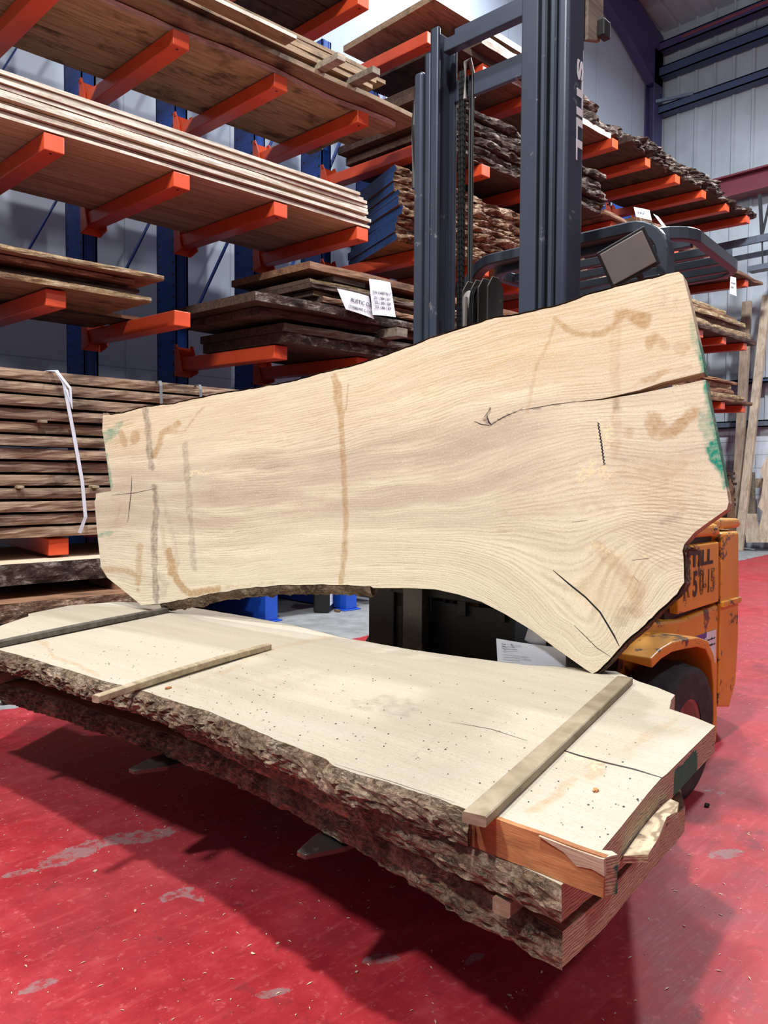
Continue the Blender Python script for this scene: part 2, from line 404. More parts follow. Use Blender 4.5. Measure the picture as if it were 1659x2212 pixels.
tag(struct('trim_8', MB().box(XE-.30, XE-.24, -4, 6.6, 1.02, 1.18), 'pole_wood'), 'timber rail across the blockwork')
rb = MB(); rb.box(XE-.30, XE-.02, -6, 6.6, 6.27, 6.30); rb.box(XE-.18, XE-.15, -6, 6.6, 5.97, 6.27); rb.box(XE-.30, XE-.02, -6, 6.6, 5.94, 5.97)
tag(struct('trim_9', rb, 'red_beam'), 'dark red steel I-beam along the sheet wall')
tag(struct('trim_10', MB().bar((XE-.30, YW-.22, 7.95), (XE-.16, 6.55, 7.93), .05, .05), 'galv'), 'short grey stay between corner column and sheeting rail')
for i, xx in enumerate((12.7, 11.2, 9.7)):
    z = roofz(xx)-.04; pb = MB(); pb.box(xx-.03, xx+.04, -6, YW-.2, z-.02, z); pb.box(xx-.03, xx-.01, -6, YW-.2, z-.2, z); pb.box(xx-.03, xx+.04, -6, YW-.2, z-.2, z-.18)
    tag(struct('trim_%d' % (11+i), pb, 'navy_beam'), ['blue roof purlin nearest the eaves', 'second blue roof purlin from the eaves', 'third blue roof purlin from the eaves'][i])
tag(struct('trim_14', MB().tube([(XE-.75, YW-.9, 8.66), (XE-.75, -3, 8.66)], .022, 8), 'red_beam'), 'thin dark red sprinkler pipe under the roof')

# ------------------------------------------------------------------ cantilever rack
XR = [.32, 1.18, 2.04, 2.91, 3.75, 4.59, 5.42, 6.2, 7.0, 7.8, 8.58, 9.36, 10.15, 10.93, 11.69, 12.43]
rack = empty('cantilever_rack', (6.2, 6.6, 0)); tag(rack, 'long blue cantilever storage rack with orange arms along the plaster wall', 'storage rack')
def rel(mb, o=(6.2, 6.6, 0)):
    mb.v = [(a-o[0], b-o[1], c-o[2]) for a, b, c in mb.v]; return mb
t = NT('blue_punched'); v = t.coord('Object'); sp = t.n('ShaderNodeSeparateXYZ'); t.l(v, sp.inputs[0])
zf = t.math('SUBTRACT', t.math('FRACT', t.math('DIVIDE', sp.outputs[2], .1)), .5); zf = t.math('MULTIPLY', zf, .1)
hm = None
for yc, r_ in ((-.10, .015), (.15, .015), (-.05, .007), (.09, .008)):
    dy = t.math('SUBTRACT', sp.outputs[1], yc); d = t.math('SQRT', t.math('ADD', t.math('MULTIPLY', dy, dy), t.math('MULTIPLY', zf, zf)))
    k_ = t.math('LESS_THAN', d, r_); hm = k_ if hm is None else t.math('MAXIMUM', hm, k_)
c = t.mix(t.ramp(t.noise(v, 9, 8, .7), [(.70, 0.0), (.73, 1.0)]), L(28, 74, 158), L(60, 80, 120))
M['blue_punched'] = t.fin(t.mix(hm, c, L(8, 10, 16)), .42)
def column(X):
    x0, x1, y0, y1 = X-.125, X-.005, 6.45, 6.80; top = 5.62
    b = MB(); b.box(x0, x1, y0, y0+.012, 0, top); b.box(x0, x1, y1-.012, y1, 0, top); b.box(x0+.1, x1, y0, y1, 0, top)
    b.box(x0, x0+.008, y0, y0+.13, 0, top); b.box(x0, x0+.008, y1-.1, y1, 0, top)
    b.box(x0, x0+.006, y0+.13, y1-.1, 0, top-.03)
    b.box(x0+.02, x0+.035, y0-.006, y0, 0, top); b.box(x1-.035, x1-.02, y0-.006, y0, 0, top)
    rel(b).build('column', 'blue_punched', rack)
for X in XR[1:]: column(X)
def foot(X):
    b = MB(); b.box(X-.125, X-.005, 5.10, 6.45, .012, .30); b.box(X-.16, X+.03, 5.08, 5.22, 0, .012)
    rel(b).build('base_leg', 'blue_plastic', rack, bevel=.006)
for X in XR[2:]: foot(X)
def arm(X, z, tilt=.05, y0=4.98):
    x0, x1 = X-.125, X; y1 = 6.44
    b = MB(); h = .105
    b.hexa([(x0, y0, z-h), (x1, y0, z-h), (x1, y1, z+tilt-h), (x0, y1, z+tilt-h), (x0, y0, z), (x1, y0, z), (x1, y1, z+tilt), (x0, y1, z+tilt)])
    a = rel(b).build('arm', 'orange_steel', rack, bevel=.006)
    k = MB(); k.prism([(6.32, z+tilt-.13), (6.45, z+tilt-.16), (6.45, z+tilt+.12), (6.41, z+tilt+.12), (6.36, z+tilt)], x0-.022, x0-.012, 'X')
    k.prism([(6.32, z+tilt-.13), (6.45, z+tilt-.16), (6.45, z+tilt+.12), (6.41, z+tilt+.12), (6.36, z+tilt)], x1+.012, x1+.022, 'X')
    k.box(x0-.02, x1+.02, 6.44, 6.452, z+tilt-.16, z+tilt+.10)
    k.lathe([(.012, 0), (.012, .012), (.001, .012)], (x0-.034, 6.41, z+tilt+.085), 'X', 10)
    rel(k).build('arm_bracket', 'orange_steel', a)
    d = MB(); d.lathe([(.0005, 0), (.009, 0)], (X-.07, y0+.045, z-h-.001), 'Z', 10)
    rel(d).build('drain_hole', 'black', a)
for i, X in enumerate(XR):
    if i < 1: continue
    arm(X, 5.12); arm(X, 4.17)
    arm(X, 3.22)
    if i in (4, 5, 6, 7): arm(X, 2.145)
    else: arm(X, 2.28)
    if i <= 8: arm(X, .745)
for i in range(1, len(XR)-1):
    a, b_ = XR[i], XR[i+1]
    for (z0, z1) in ((2.0, 3.7), (3.75, 5.45)):
        rel(MB().bar((a-.06, 6.84, z0), (b_-.06, 6.84, z1), .012, .05, (0, 1, 0))).build('diagonal_brace', 'blue_steel', rack)
    rel(MB().bar((a-.06, 6.82, 1.96), (b_-.06, 6.82, 1.96), .05, .06)).build('horizontal_brace', 'blue_steel', rack)

# ------------------------------------------------------------------ boards
def fbm(x, y, z, o=4):
    return noise.fractal(Vector((x, y, z)), .9, 2.0, o)
def slab_board(name, x0, x1, y0, y1, z0, z1, mats=('oak_plank', 'raw_edge'), wav=.0, seed=0, rows=1, amp=0.0, skew=0.0, endcut=0.0, step=.12, endmat=None, back=True, tilt=True, endskew=0.0):
    """a board lying along X: front edge at y0 (towards the aisle), wavy when wav > 0"""
    n = max(2, int((x1-x0)/step)); fr = []; bk = []
    for i in range(n+1):
        x = x0+(x1-x0)*i/n
        w = wav*(fbm(x*1.1, seed*3.7, .3, 3)) if wav else 0
        w2 = wav*(fbm(x*1.1, seed*3.7+9, .3, 3)) if wav and back else 0
        fr.append((x, y0+w+skew*(x-x0))); bk.append((x+max(0, endskew-(x-x0)), y1+w2+skew*(x-x0)))
    cx, cy, cz = (x0+x1)/2, (y0+y1)/2, z0
    b = MB(); nr = rows+1
    idx = []
    for i, (x, y) in enumerate(fr):
        col = []
        for r in range(nr+1):
            f = r/nr; off = 0
            if amp:
                off = -amp*(.35 if endskew and i < 2 else 1)*(.5*math.sin(math.pi*f)+1.1*fbm(x*6+seed*2, f*1.4+seed*5.1, .7+z0*3, 5))
            ex = endcut*(f) if i == 0 else 0
            b.v.append((x-cx+ex, y+off-cy, z0+(z1-z0)*f-cz)); col.append(len(b.v)-1)
        idx.append(col)
    bidx = []
    for i, (x, y) in enumerate(bk):
        ex = endcut if i == 0 else 0
        b.v.append((x-cx, y-cy, 0)); b.v.append((x-cx+ex, y-cy, z1-z0)); bidx.append((len(b.v)-2, len(b.v)-1))
    for i in range(n):
        b.m = 1
        for r in range(nr): b.face([idx[i][r], idx[i+1][r], idx[i+1][r+1], idx[i][r+1]])
        b.m = 0
        b.face([idx[i][nr], idx[i+1][nr], bidx[i+1][1], bidx[i][1]])
        b.face([idx[i+1][0], idx[i][0], bidx[i][0], bidx[i+1][0]])
        b.face([bidx[i][0], bidx[i][1], bidx[i+1][1], bidx[i+1][0]])
    b.m = 2
    b.face([idx[0][r] for r in range(nr+1)]+[bidx[0][1], bidx[0][0]])
    b.face([idx[n][r] for r in range(nr, -1, -1)]+[bidx[n][0], bidx[n][1]])
    o = b.build(name, [mats[0], mats[1] if len(mats) > 1 else mats[0], endmat or mats[0]], smooth=False)
    if tilt:
        o.rotation_euler.x = math.atan(.05/1.46); cz += (cy-4.98)*.05/1.46
    o.location = (cx, cy, cz); return o
def blk(name, x, y0, y1, z, w=.06, h=.04, mat='sticker_wood', label=None, group=None):
    o = MB().box(-w/2, w/2, 0, y1-y0, 0, h).build(name, mat, bevel=.003); o.location = (x, y0, z+(y0-4.98)*.05/1.46); o.rotation_euler.x = math.atan(.05/1.46)
    return tag(o, label, 'spacer', group)

# shelf 4 (z 4.17): planks lying on the arms, seen from below
AZ = 4.178
ys = [5.02, 5.36, 5.64, 5.88, 6.08]
rw = ['front', 'second', 'third', 'rear']
for k in range(4):
    o = slab_board('plank', .4, 4.94+[.0, .04, -.02, .05][k]-.05*k, ys[k], ys[k+1]-.006, AZ, AZ+.04, ('oak_plank', 'pine_edge' if k == 0 else 'oak_plank'), .05 if k == 0 else 0, k+2, back=False, step=.08)
    tag(o, 'wide brown plank on upper left arms, %s one counted from the aisle' % rw[k], 'plank', 'planks lying directly on the upper left arms')
o = slab_board('plank', .6, 5.10, 4.86, 5.30, AZ+.05, AZ+.085, ('oak_plank', 'oak_plank'), .02, 5, endcut=0)
tag(o, 'long plank overhanging the upper left shelf, its tip reaching the mast', 'plank')
o = slab_board('plank', .6, 3.62, 4.70, 4.83, AZ+.135, AZ+.16, ('oak_plank', 'pine_edge'), .015, 6)
tag(o, 'short plank with pale rough edge on upper left shelf, in front of the pile', 'plank')
pe = [(4.50, 0.0), (4.66, .045), (4.60, .085), (4.56, .12), (4.52, .155)]
for k in range(5):
    ze = AZ+.135+.036*k; xe = [4.52, 4.55, 4.58, 4.70, 4.56][k]
    o = slab_board('plank', .6, xe, 4.86+.012*k+(.03 if k == 1 else 0), 5.3, ze, ze+.03, ('oak_plank', 'oak_plank'), .012, 20+k)
    tag(o, 'knotty brown plank of the pile on blocks, upper left shelf, %s' % nth(4-k, 5), 'plank', 'knotty planks stacked on blocks on the upper left shelf')
for k, x in enumerate((3.98, 4.30)):
    blk('timber_block', x, 4.62-.04*k, 5.2, AZ+.088, .08, .05, 'grey_plank', ['grey timber block end sticking out under the knotty plank pile', 'grey timber block sticking out nearest the right end of the knotty pile'][k])
for k in range(3):
    o = slab_board('plank', .6, 4.62, 5.05+.33*k, 5.36+.33*k, 5.128, 5.165, ('dark_plank', 'dark_plank'), 0, 40+k)
    tag(o, 'dark plank on the top left arms, %s one counted from the aisle' % ['front', 'middle', 'rear'][k], 'plank', 'dark planks on the highest left arms')

# shelf 3: neat pile of pale sawn boards
t = NT('pine_seamed'); v = t.coord('Object', (1.2, 14, 14), True); sp = t.n('ShaderNodeSeparateXYZ'); t.l(t.coord('Object'), sp.inputs[0])
c = t.ramp(t.noise(v, 3, 6, .6, .6), [(.32, L(176, 144, 122)), (.62, L(200, 172, 148))])
bd_ = t.math('FLOOR', t.math('DIVIDE', sp.outputs[1], .135)); wn = t.n('ShaderNodeTexWhiteNoise', noise_dimensions='1D'); t.l(bd_, wn.inputs['W'])
c = t.mix(1.0, c, t.ramp(wn.outputs['Value'], [(0.0, .72), (1.0, 1.05)]), 'MULTIPLY')
c = t.mix(t.ramp(t.noise(v, 1.2, 5), [(.6, 0.0), (.72, .5)]), c, L(120, 84, 66))
M['pine_seamed'] = t.fin(t.mix(t.math('MULTIPLY', lines(t, sp.outputs[1], .135, .006), .7), c, L(50, 34, 28)), .75, 0, .3)
z = 3.228; n3_ = 10
for k in range(n3_):
    xe = [4.60, 4.585, 4.60, 4.59, 4.57, 4.585, 4.58, 4.56, 4.55, 4.50][k]
    th = [.022, .02, .028, .028, .024, .03, .026, .026, .03, .026][k]
    o = slab_board('sawn_board', .4, xe, 4.975+.026*math.sin(k*2.6)+(.03 if k > 8 else 0), 6.3, z, z+th-.0035, ('pine_seamed', 'pine_edge'), .010, 50+k)
    tag(o, 'pale sawn board in the neat white-edged pile on middle left shelf, %s' % nth(n3_-1-k, n3_), 'board', 'white-edged sawn boards piled on the middle left shelf')
    z += th+.002
# shelf 2 left: live-edge boards
L2 = [(2.585, 2.285, .035, 'front'), (2.50, 2.325, .03, ''), (2.56, 2.362, .022, ''), (2.49, 2.392, .03, ''), (2.64, 2.43, .03, ''), (2.20, 2.475, .03, '')]
L2y = [4.92, 5.0, 5.06, 4.95, 4.86, 5.05]
for k, (xe, z0, th, _) in enumerate(L2):
    o = slab_board('live_edge_board', .5, xe+(.35 if k == 2 else 0)*0, L2y[k], 5.6+.0*(k % 3), z0+.005, z0+.005+th, ('brown_plank', 'raw_edge' if k in (0, 3, 4) else 'dark_plank'), .05, 60+k, rows=2, amp=.008, step=.06)
    tag(o, 'waney-edged brown board stacked on lower left shelf, %s' % nth(5-k, 6), 'board', 'waney-edged boards stacked on the lower left shelf')
o = slab_board('live_edge_board', .6, 3.02, 5.66, 5.76, 2.29, 2.315, ('dark_plank', 'brown_plank'), .02, 71)
tag(o, 'dark board reaching furthest right behind the waney-edged stack, lower left shelf', 'board')
for k in range(2):
    o = slab_board('live_edge_board', .6, 2.9-.1*k, 5.78+.28*k, 6.04+.28*k, 2.29, 2.325, ('brown_plank', 'dark_plank'), 0, 75+k)
    tag(o, 'brown board flat on lower left arms behind the stack, %s' % ['nearer the aisle', 'nearer the wall'][k], 'board')

# shelf 1: strapped, stickered bundle
z = .762; NB = 13
for k in range(NB):
    th = .0625; gap = .0165
    o = slab_board('bundle_board', .3, 5.2, 4.93+.02*math.sin(k*1.7), 6.2, z, z+th, ('bundle_wood', 'bundle_wood'), .035, 80+k, rows=3, amp=.012, step=.07)
    tag(o, 'rough brown board in the strapped bundle, %s' % nth(NB-1-k, NB), 'board', 'rough boards in the strapped bundle')
    if k in (3, 8) and k < NB-1:
        for j in range(3):
            x = (1.72, 2.18, 2.7)[j] if k == 3 else (1.86, 2.6, 3.4)[j]
            s_ = blk('spacer_stick', x, 4.885, 5.2, z+th, .04, gap, 'sticker_wood', 'small spacer stick end in the strapped bundle, %s row, %s' % (['lower', 'upper'][k == 8], ['left', 'middle', 'right'][j]), 'spacer sticks in the strapped bundle')
    z += th+gap
BT = z-.02
def strap(x, w, mat, pts, label):
    b = MB(); b.tube(pts, 0, w=w, h=.003, up=(0, -1, .01)); return tag(b.build('strap', mat), label, 'strap')
wp = [(-.0, 6.0), (-.0, 5.2), (0, 4.90)]
yb = 4.868
strap(0, .022, 'strap_white', [(1.93, 5.3, BT+.01), (1.93, 5.0, BT+.012), (1.93, yb, BT), (1.97, yb-.01, 1.70), (2.03, yb, 1.40), (2.08, yb-.004, 1.1), (2.10, yb, .88), (2.07, yb+.02, .78)], 'white plastic strap hanging down the front of the bundle')
b = MB(); b.tube([(1.93, yb, BT), (2.0, yb-.03, BT-.1), (2.01, yb-.03, BT-.22), (1.985, yb-.012, 1.66)], 0, w=.016, h=.003, up=(0, -1, .01)); b.build('loose_strap_end', 'strap_white', [o for o in bpy.data.objects if o.name == 'strap'][0])
for k, x in enumerate((2.62, 2.92)):
    strap(0, .02, 'strap_grey', [(x, 6.1, BT+.004), (x, 5.0, BT+.004), (x, yb+.01, BT+.002), (x, yb, BT-.03), (x+.01, yb, 1.3), (x+.01, yb, .82)], 'grey steel strap round the bundle, %s of two' % ['left', 'right'][k])
# slabs on the rack base
z0s = [(.545, .655, 4.72), (.36, .45, 4.62)]
o = slab_board('waney_slab', .5, 2.75, 4.78, 6.0, .50, .625, ('pine', 'burl_dark'), .05, 101, rows=5, amp=.012, step=.03, tilt=False)
tag(o, 'thick slab with dark cracked bark edge under the lowest orange arm', 'slab')
o = slab_board('waney_slab', .5, 3.3, 4.62, 6.0, .31, .42, ('brown_plank', 'burl_bark'), .06, 103, rows=5, amp=.015, step=.03, tilt=False)
tag(o, 'thick waney slab with reddish bark lying lowest on the rack base', 'slab')
for k, x in enumerate((1.2, 2.3)):
    blk('spacer_beam', x, 4.78, 6.0, .425, .11, .07, 'brown_plank', 'squared bearer between the two thick base slabs, %s of two' % ['left', 'right'][k])
o = slab_board('base_bearer', .5, 3.5, 5.1, 6.3, .302, .308, ('dark_plank',), 0, 1, tilt=False)
tag(o, 'thin dark sheet under the thick base slabs', 'sheet')

# shelf 2 right: dark slabs with paper notes
R2 = [(3.62, 4.83, 2.153, .075), (3.60, 4.80, 2.232, .06), (3.42, 4.86, 2.335, .055), (3.28, 4.74, 2.395, .065), (3.95, 4.80, 2.495, .045), (3.90, 4.84, 2.545, .04), (3.85, 4.80, 2.592, .04), (3.88, 4.86, 2.645, .03)]
for k, (xs, yf, z0, th) in enumerate(R2):
    o = slab_board('dark_slab', xs, 7.3, yf, 6.0, z0, z0+th, ('dark_plank', ['burl_dark', 'dark_plank', 'dark_plank', 'burl_dark', 'brown_plank', 'raw_edge', 'dark_plank', 'raw_edge'][k]), .06, 120+k, rows=3, amp=.012, step=.05)
    tag(o, 'dark waney slab of the stack with paper notes, %s' % nth(8-k, 9), 'slab', 'dark slabs stacked under the paper notes')
o = slab_board('dark_slab', 3.84, 7.2, 4.82, 5.9, 2.735, 2.79, ('brown_plank', 'brown_plank'), .04, 131, rows=2, amp=.004, step=.05)
tag(o, 'brown slab with pink paint marks on top of the stack with paper notes', 'slab')
blk('timber_block', 4.62, 4.60, 5.6, 2.295, .12, .07, 'grey_plank', 'grey squared timber end sticking out of the dark slab stack')
blk('timber_block', 4.28, 4.86, 5.6, 2.692, .34, .04, 'grey_plank', 'pale grey block under the pink-marked top slab')
mk_plain('pink_paint', L(190, 50, 84), .8)
pm = MB()
for x, w, h in ((4.02, .035, .05), (4.05, .09, .012), (4.22, .03, .04), (4.16, .05, .014)): pm.box(x-4.0, x-4.0+w, 0, .0015, 0, h)

# shelf 3 middle: blue-ended burl stack
z = 3.228
for k in range(9):
    th = .068+.010*math.sin(k*2.3); xs = 4.99-.008*math.sin(k*1.9)-.004*k
    o = slab_board('burl_slab', xs, 8.0, 5.02+.03*math.sin(k*1.3)+(.05 if k == 8 else 0), 6.15, z, z+th, ('brown_plank', 'burl_bark'), .06, 140+k, rows=4, amp=.055, step=.035, endmat='blue_end_paint', endskew=.42)
    tag(o, 'burl slab with blue painted end and knobbly bark, %s' % nth(8-k, 9), 'slab', 'burl slabs with blue painted ends')
    z += th+.004
# shelf 4 middle / right: dark burl boards
z = 4.178
for k in range(6):
    xs = [5.45, 5.4, 5.3, 5.36, 5.2, 5.25][k]; th = .07
    o = slab_board('burl_slab', xs, 8.3, 5.0+.03*math.sin(k*2.0), 6.2, z, z+th, ('dark_plank', 'burl_dark'), .07, 160+k, rows=3, amp=.04, step=.04)
    tag(o, 'dark knobbly burl slab behind the mast on upper shelf, %s' % nth(5-k, 6), 'slab', 'dark burl slabs behind the mast on the upper shelf')
    z += th+.012
z = 4.178
for k in range(3):
    xs = 8.9+.2*k
    o = slab_board('cardboard_edged_slab', xs, 11.9-.3*k, 5.0+.05*k, 6.2, z, z+.08, ('brown_plank', 'burl_bark'), .07, 170+k, rows=3, amp=.04, step=.05)
    o.name = 'burl_slab'
    tag(o, 'brown slab by the white card on the upper shelf right of mast, %s' % nth(2-k, 3), 'slab', 'brown slabs beside the white card')
    z += .09
# shelf 5: big slabs overhead
o = slab_board('thick_board', 5.32, 6.6, 4.92, 6.15, 5.36, 5.42, ('oak_plank', 'pine_edge'), 0, 181)
o.rotation_euler = (0, 0, 0)
tag(o, 'thick pale board end high up left of the mast top', 'board')
o = slab_board('thick_board', 5.62, 6.45, 4.98, 6.2, 5.128, 5.19, ('dark_plank', 'dark_plank'), .03, 182)
tag(o, 'dark thick board on the top arms just left of the mast', 'board')
o = slab_board('thick_board', 5.9, 7.5, 4.86, 5.5, 5.195, 5.29, ('dark_plank', 'pine_edge'), .06, 183, rows=3, amp=.02)
tag(o, 'dark slab with pale top edge seen between the mast uprights', 'slab')
o = slab_board('thick_board', 6.5, 8.5, 5.03, 6.2, 5.128, 5.19, ('brown_plank', 'pine_edge'), .03, 184)
tag(o, 'slab with a bright sawn edge on the top arms right of the mast', 'slab')
o = slab_board('burl_slab', 7.52, 8.95, 5.12, 5.8, 5.195, 5.31, ('dark_plank', 'burl_dark'), .1, 185, rows=4, amp=.06, step=.05)
tag(o, 'dark gnarled slab resting on the bright-edged slab right of the mast', 'slab')
o = slab_board('burl_slab', 7.6, 8.2, 5.05, 5.7, 5.32, 5.46, ('brown_plank', 'burl_dark'), .1, 186, rows=4, amp=.07, step=.04)
tag(o, 'small knobbly burl piece topmost beside the mast', 'slab')
z = 5.128
for k in range(4):
    xs = 8.7+.25*k; th = .075
    o = slab_board('burl_slab', xs, 12.6-.5*k, 4.98+.05*k, 6.2, z, z+th, ('dark_plank', 'burl_dark'), .10, 190+k, rows=4, amp=.07, step=.05)
    tag(o, 'dark burl slab with silvery lumpy edge on the far top arms, %s' % nth(3-k, 4), 'slab', 'burl slabs on the far top arms')
    z += th+.01
# shelf 3 and 2, far right: small board piles
def farpile(z, spec, desc, grp, seed):
    n = len(spec)
    for k, (xe, yf, th, mt) in enumerate(spec):
        o = slab_board('offcut_board', 8.2+.2*(k % 3), xe, yf, 5.9, z, z+th, (mt, 'raw_edge' if k % 2 else mt), .05, seed+k, rows=2, amp=.01)
        tag(o, '%s, %s' % (desc, nth(n-1-k, n)), 'board', grp); z += th+.008
farpile(4.178, [(12.9, 4.95, .05, 'brown_plank')], 'brown waney board on the far right upper arms by the hanging note', None, 200)
farpile(3.228, [(12.75, 4.95, .06, 'dark_plank'), (12.5, 4.97, .07, 'grey_plank'), (12.2, 5.0, .06, 'brown_plank'), (12.3, 4.96, .06, 'grey_plank'), (12.1, 5.0, .05, 'brown_plank'), (11.8, 5.03, .05, 'grey_plank')], 'weathered board in the far right pile at slab-corner height', 'weathered boards in the upper far right pile', 210)
farpile(2.288, [(12.6, 4.97, .05, 'brown_plank'), (12.3, 4.99, .06, 'grey_plank'), (12.0, 5.0, .06, 'brown_plank'), (11.9, 5.0, .07, 'brown_plank'), (12.1, 4.96, .04, 'brown_plank')], 'weathered board in the low far right pile', 'weathered boards in the lower far right pile', 220)

# paper notes
def note(name, corners, lines_, label, size=.035, bend=.01):
    """sheet hung from four corner points (tl, tr, br, bl)"""
    tl, tr, br, bl = [Vector(c) for c in corners]
    c0 = (tl+tr+br+bl)/4
    nrm = (tr-tl).cross(bl-tl).normalized()
    if nrm.dot(EYEP-c0) < 0: nrm = -nrm
    b = MB(); b.grid(lambda u, v: (tl.lerp(tr, u)).lerp(bl.lerp(br, u), v)-c0+nrm*bend*math.sin(math.pi*u), 10, 10)
    k = len(b.v); b2 = [tuple(Vector(p)-nrm*.0006) for p in b.v]; nf = list(b.f)
    b.v += b2; b.f += [[i+k for i in f][::-1] for f in nf]; b.mi += [0]*len(nf)
    o = b.build(name, 'paper', fixn=False); o.location = c0; tag(o, label, 'paper note')
    ux = ((tr+br)-(tl+bl)).normalized(); uz = nrm; uy = uz.cross(ux)
    R = Matrix((ux, uy, uz)).transposed().to_euler()
    wd_, ht = (tr-tl).length, (bl-tl).length
    for (s_, fx, fy, sc_) in lines_:
        p = (tl.lerp(tr, fx)).lerp(bl.lerp(br, fx), fy)-c0+nrm*(bend+.003)
        text('handwriting', s_, 'ink', o, p, R, size*sc_)
    return o
yb2 = 4.66
def c4(pts, Y): return [aty(x, y, Y) for x, y in pts]
note('paper_note', c4([(797, 602), (843, 610), (855, 685), (805, 680)], yb2), [('EW CHESTNUT', .06, .40, 1.0), ('201 | 204 | 207', .08, .55, 1.0), ('202 | 205 | 208', .08, .68, 1.0), ('203 | 206 | 209', .08, .81, 1.0)], 'white paper with handwritten number table, upper of two notes on dark slabs', .030)
note('paper_note', c4([(728, 623), (797, 640), (808, 689), (747, 668)], yb2+.02), [('RUSTIC OAK', .26, .52, 1.1), ('(TYSSB)(WE CU WEBUI)', .1, .86, .72)], 'curled white paper reading RUSTIC OAK, lower of two notes on dark slabs', .040)
note('paper_note', c4([(1006, 180), (1026, 178), (1028, 211), (1006, 208)], 4.93), [('20', .3, .6, 1)], 'white slip with a number hanging between the mast uprights', .05, .003)
note('paper_note', c4([(1369, 447), (1403, 454), (1408, 476), (1374, 468)], 4.93), [('EA 84 #71', .08, .65, 1)], 'white card with handwriting above the overhead guard', .05, .003)
note('paper_note', c4([(1411, 462), (1422, 468), (1443, 494), (1432, 490)], 4.97), [], 'blank white card slipping down beside the handwritten card', .05, .003)
note('paper_note', c4([(1578, 597), (1590, 600), (1591, 640), (1576, 634)], 4.93), [('WALNUT', .1, .4, .8), ('BURR', .1, .65, .8)], 'white note hanging on the far right arm', .045, .003)

# chemical can beside the rack feet
jc = empty('jerrycan', (4.31, 5.22, 0), math.radians(40)); tag(jc, 'black plastic jerrycan with white label standing between blue rack feet', 'jerrycan')
MB().box(-.10, .10, -.07, .07, 0, .30).build('body', 'black', jc, bevel=.02, seg=3)
MB().lathe([(.03, 0), (.03, .04), (.0, .04)], (.05, 0, .30), 'Z', 16).build('cap', 'black', jc)
MB().tube([(-.07, 0, .30), (-.06, 0, .35), (0, 0, .35), (.01, 0, .30)], .012, 8).build('handle', 'black', jc)
lb = MB().box(-.072, .072, -.0715, -.0705, .06, .24).build('label_sheet', 'paper', jc); lb['label'] = 'white printed label'
for k in range(6): text('print', ['------- ----', '--- -----', '---------', '-- ----', '------', '---- --'][k], 'ink', lb, (-.06, -.0725, .215-.025*k), (math.pi/2, 0, 0), .02)

# ------------------------------------------------------------------ big sawn slabs
def sm(e0, e1, x): t = np.clip((x-e0)/(e1-e0), 0, 1); return t*t*(3-2*t)
_rs = np.random.RandomState(3)
_lat = _rs.rand(64, 64)
def vn(x, y):
    xi = np.floor(x).astype(int); yi = np.floor(y).astype(int); fx = x-xi; fy = y-yi
    fx = fx*fx*(3-2*fx); fy = fy*fy*(3-2*fy)
    a = _lat[xi % 64, yi % 64]; b = _lat[(xi+1) % 64, yi % 64]; c = _lat[xi % 64, (yi+1) % 64]; d = _lat[(xi+1) % 64, (yi+1) % 64]
    return (a*(1-fx)+b*fx)*(1-fy)+(c*(1-fx)+d*fx)*fy
def fb(x, y, o=4):
    s = 0; a = .5
    for k in range(o): s = s+a*vn(x*2**k+17*k, y*2**k+5*k); a *= .5
    return s
def blob(px, py, cx, cy, rx, ry, rot=0, n=.5):
    c, s = math.cos(math.radians(rot)), math.sin(math.radians(rot))
    u = ((px-cx)*c+(py-cy)*s)/rx; v = (-(px-cx)*s+(py-cy)*c)/ry
    d = np.sqrt(u*u+v*v)+n*(fb(px/22., py/22.)-.5)*2
    return 1-sm(.6, 1.1, d)
def pline(px, py, pts, w, n=.4, soft=1.0):
    best = np.full(px.shape, 1e9)
    for (x0, y0), (x1, y1) in zip(pts[:-1], pts[1:]):
        dx, dy = x1-x0, y1-y0; t = np.clip(((px-x0)*dx+(py-y0)*dy)/(dx*dx+dy*dy), 0, 1)
        best = np.minimum(best, np.hypot(px-x0-t*dx, py-y0-t*dy))
    d = best/w+n*(fb(px/14., py/14.)-.5)*2
    return 1-sm(.5, 1.0+soft*.3, d)

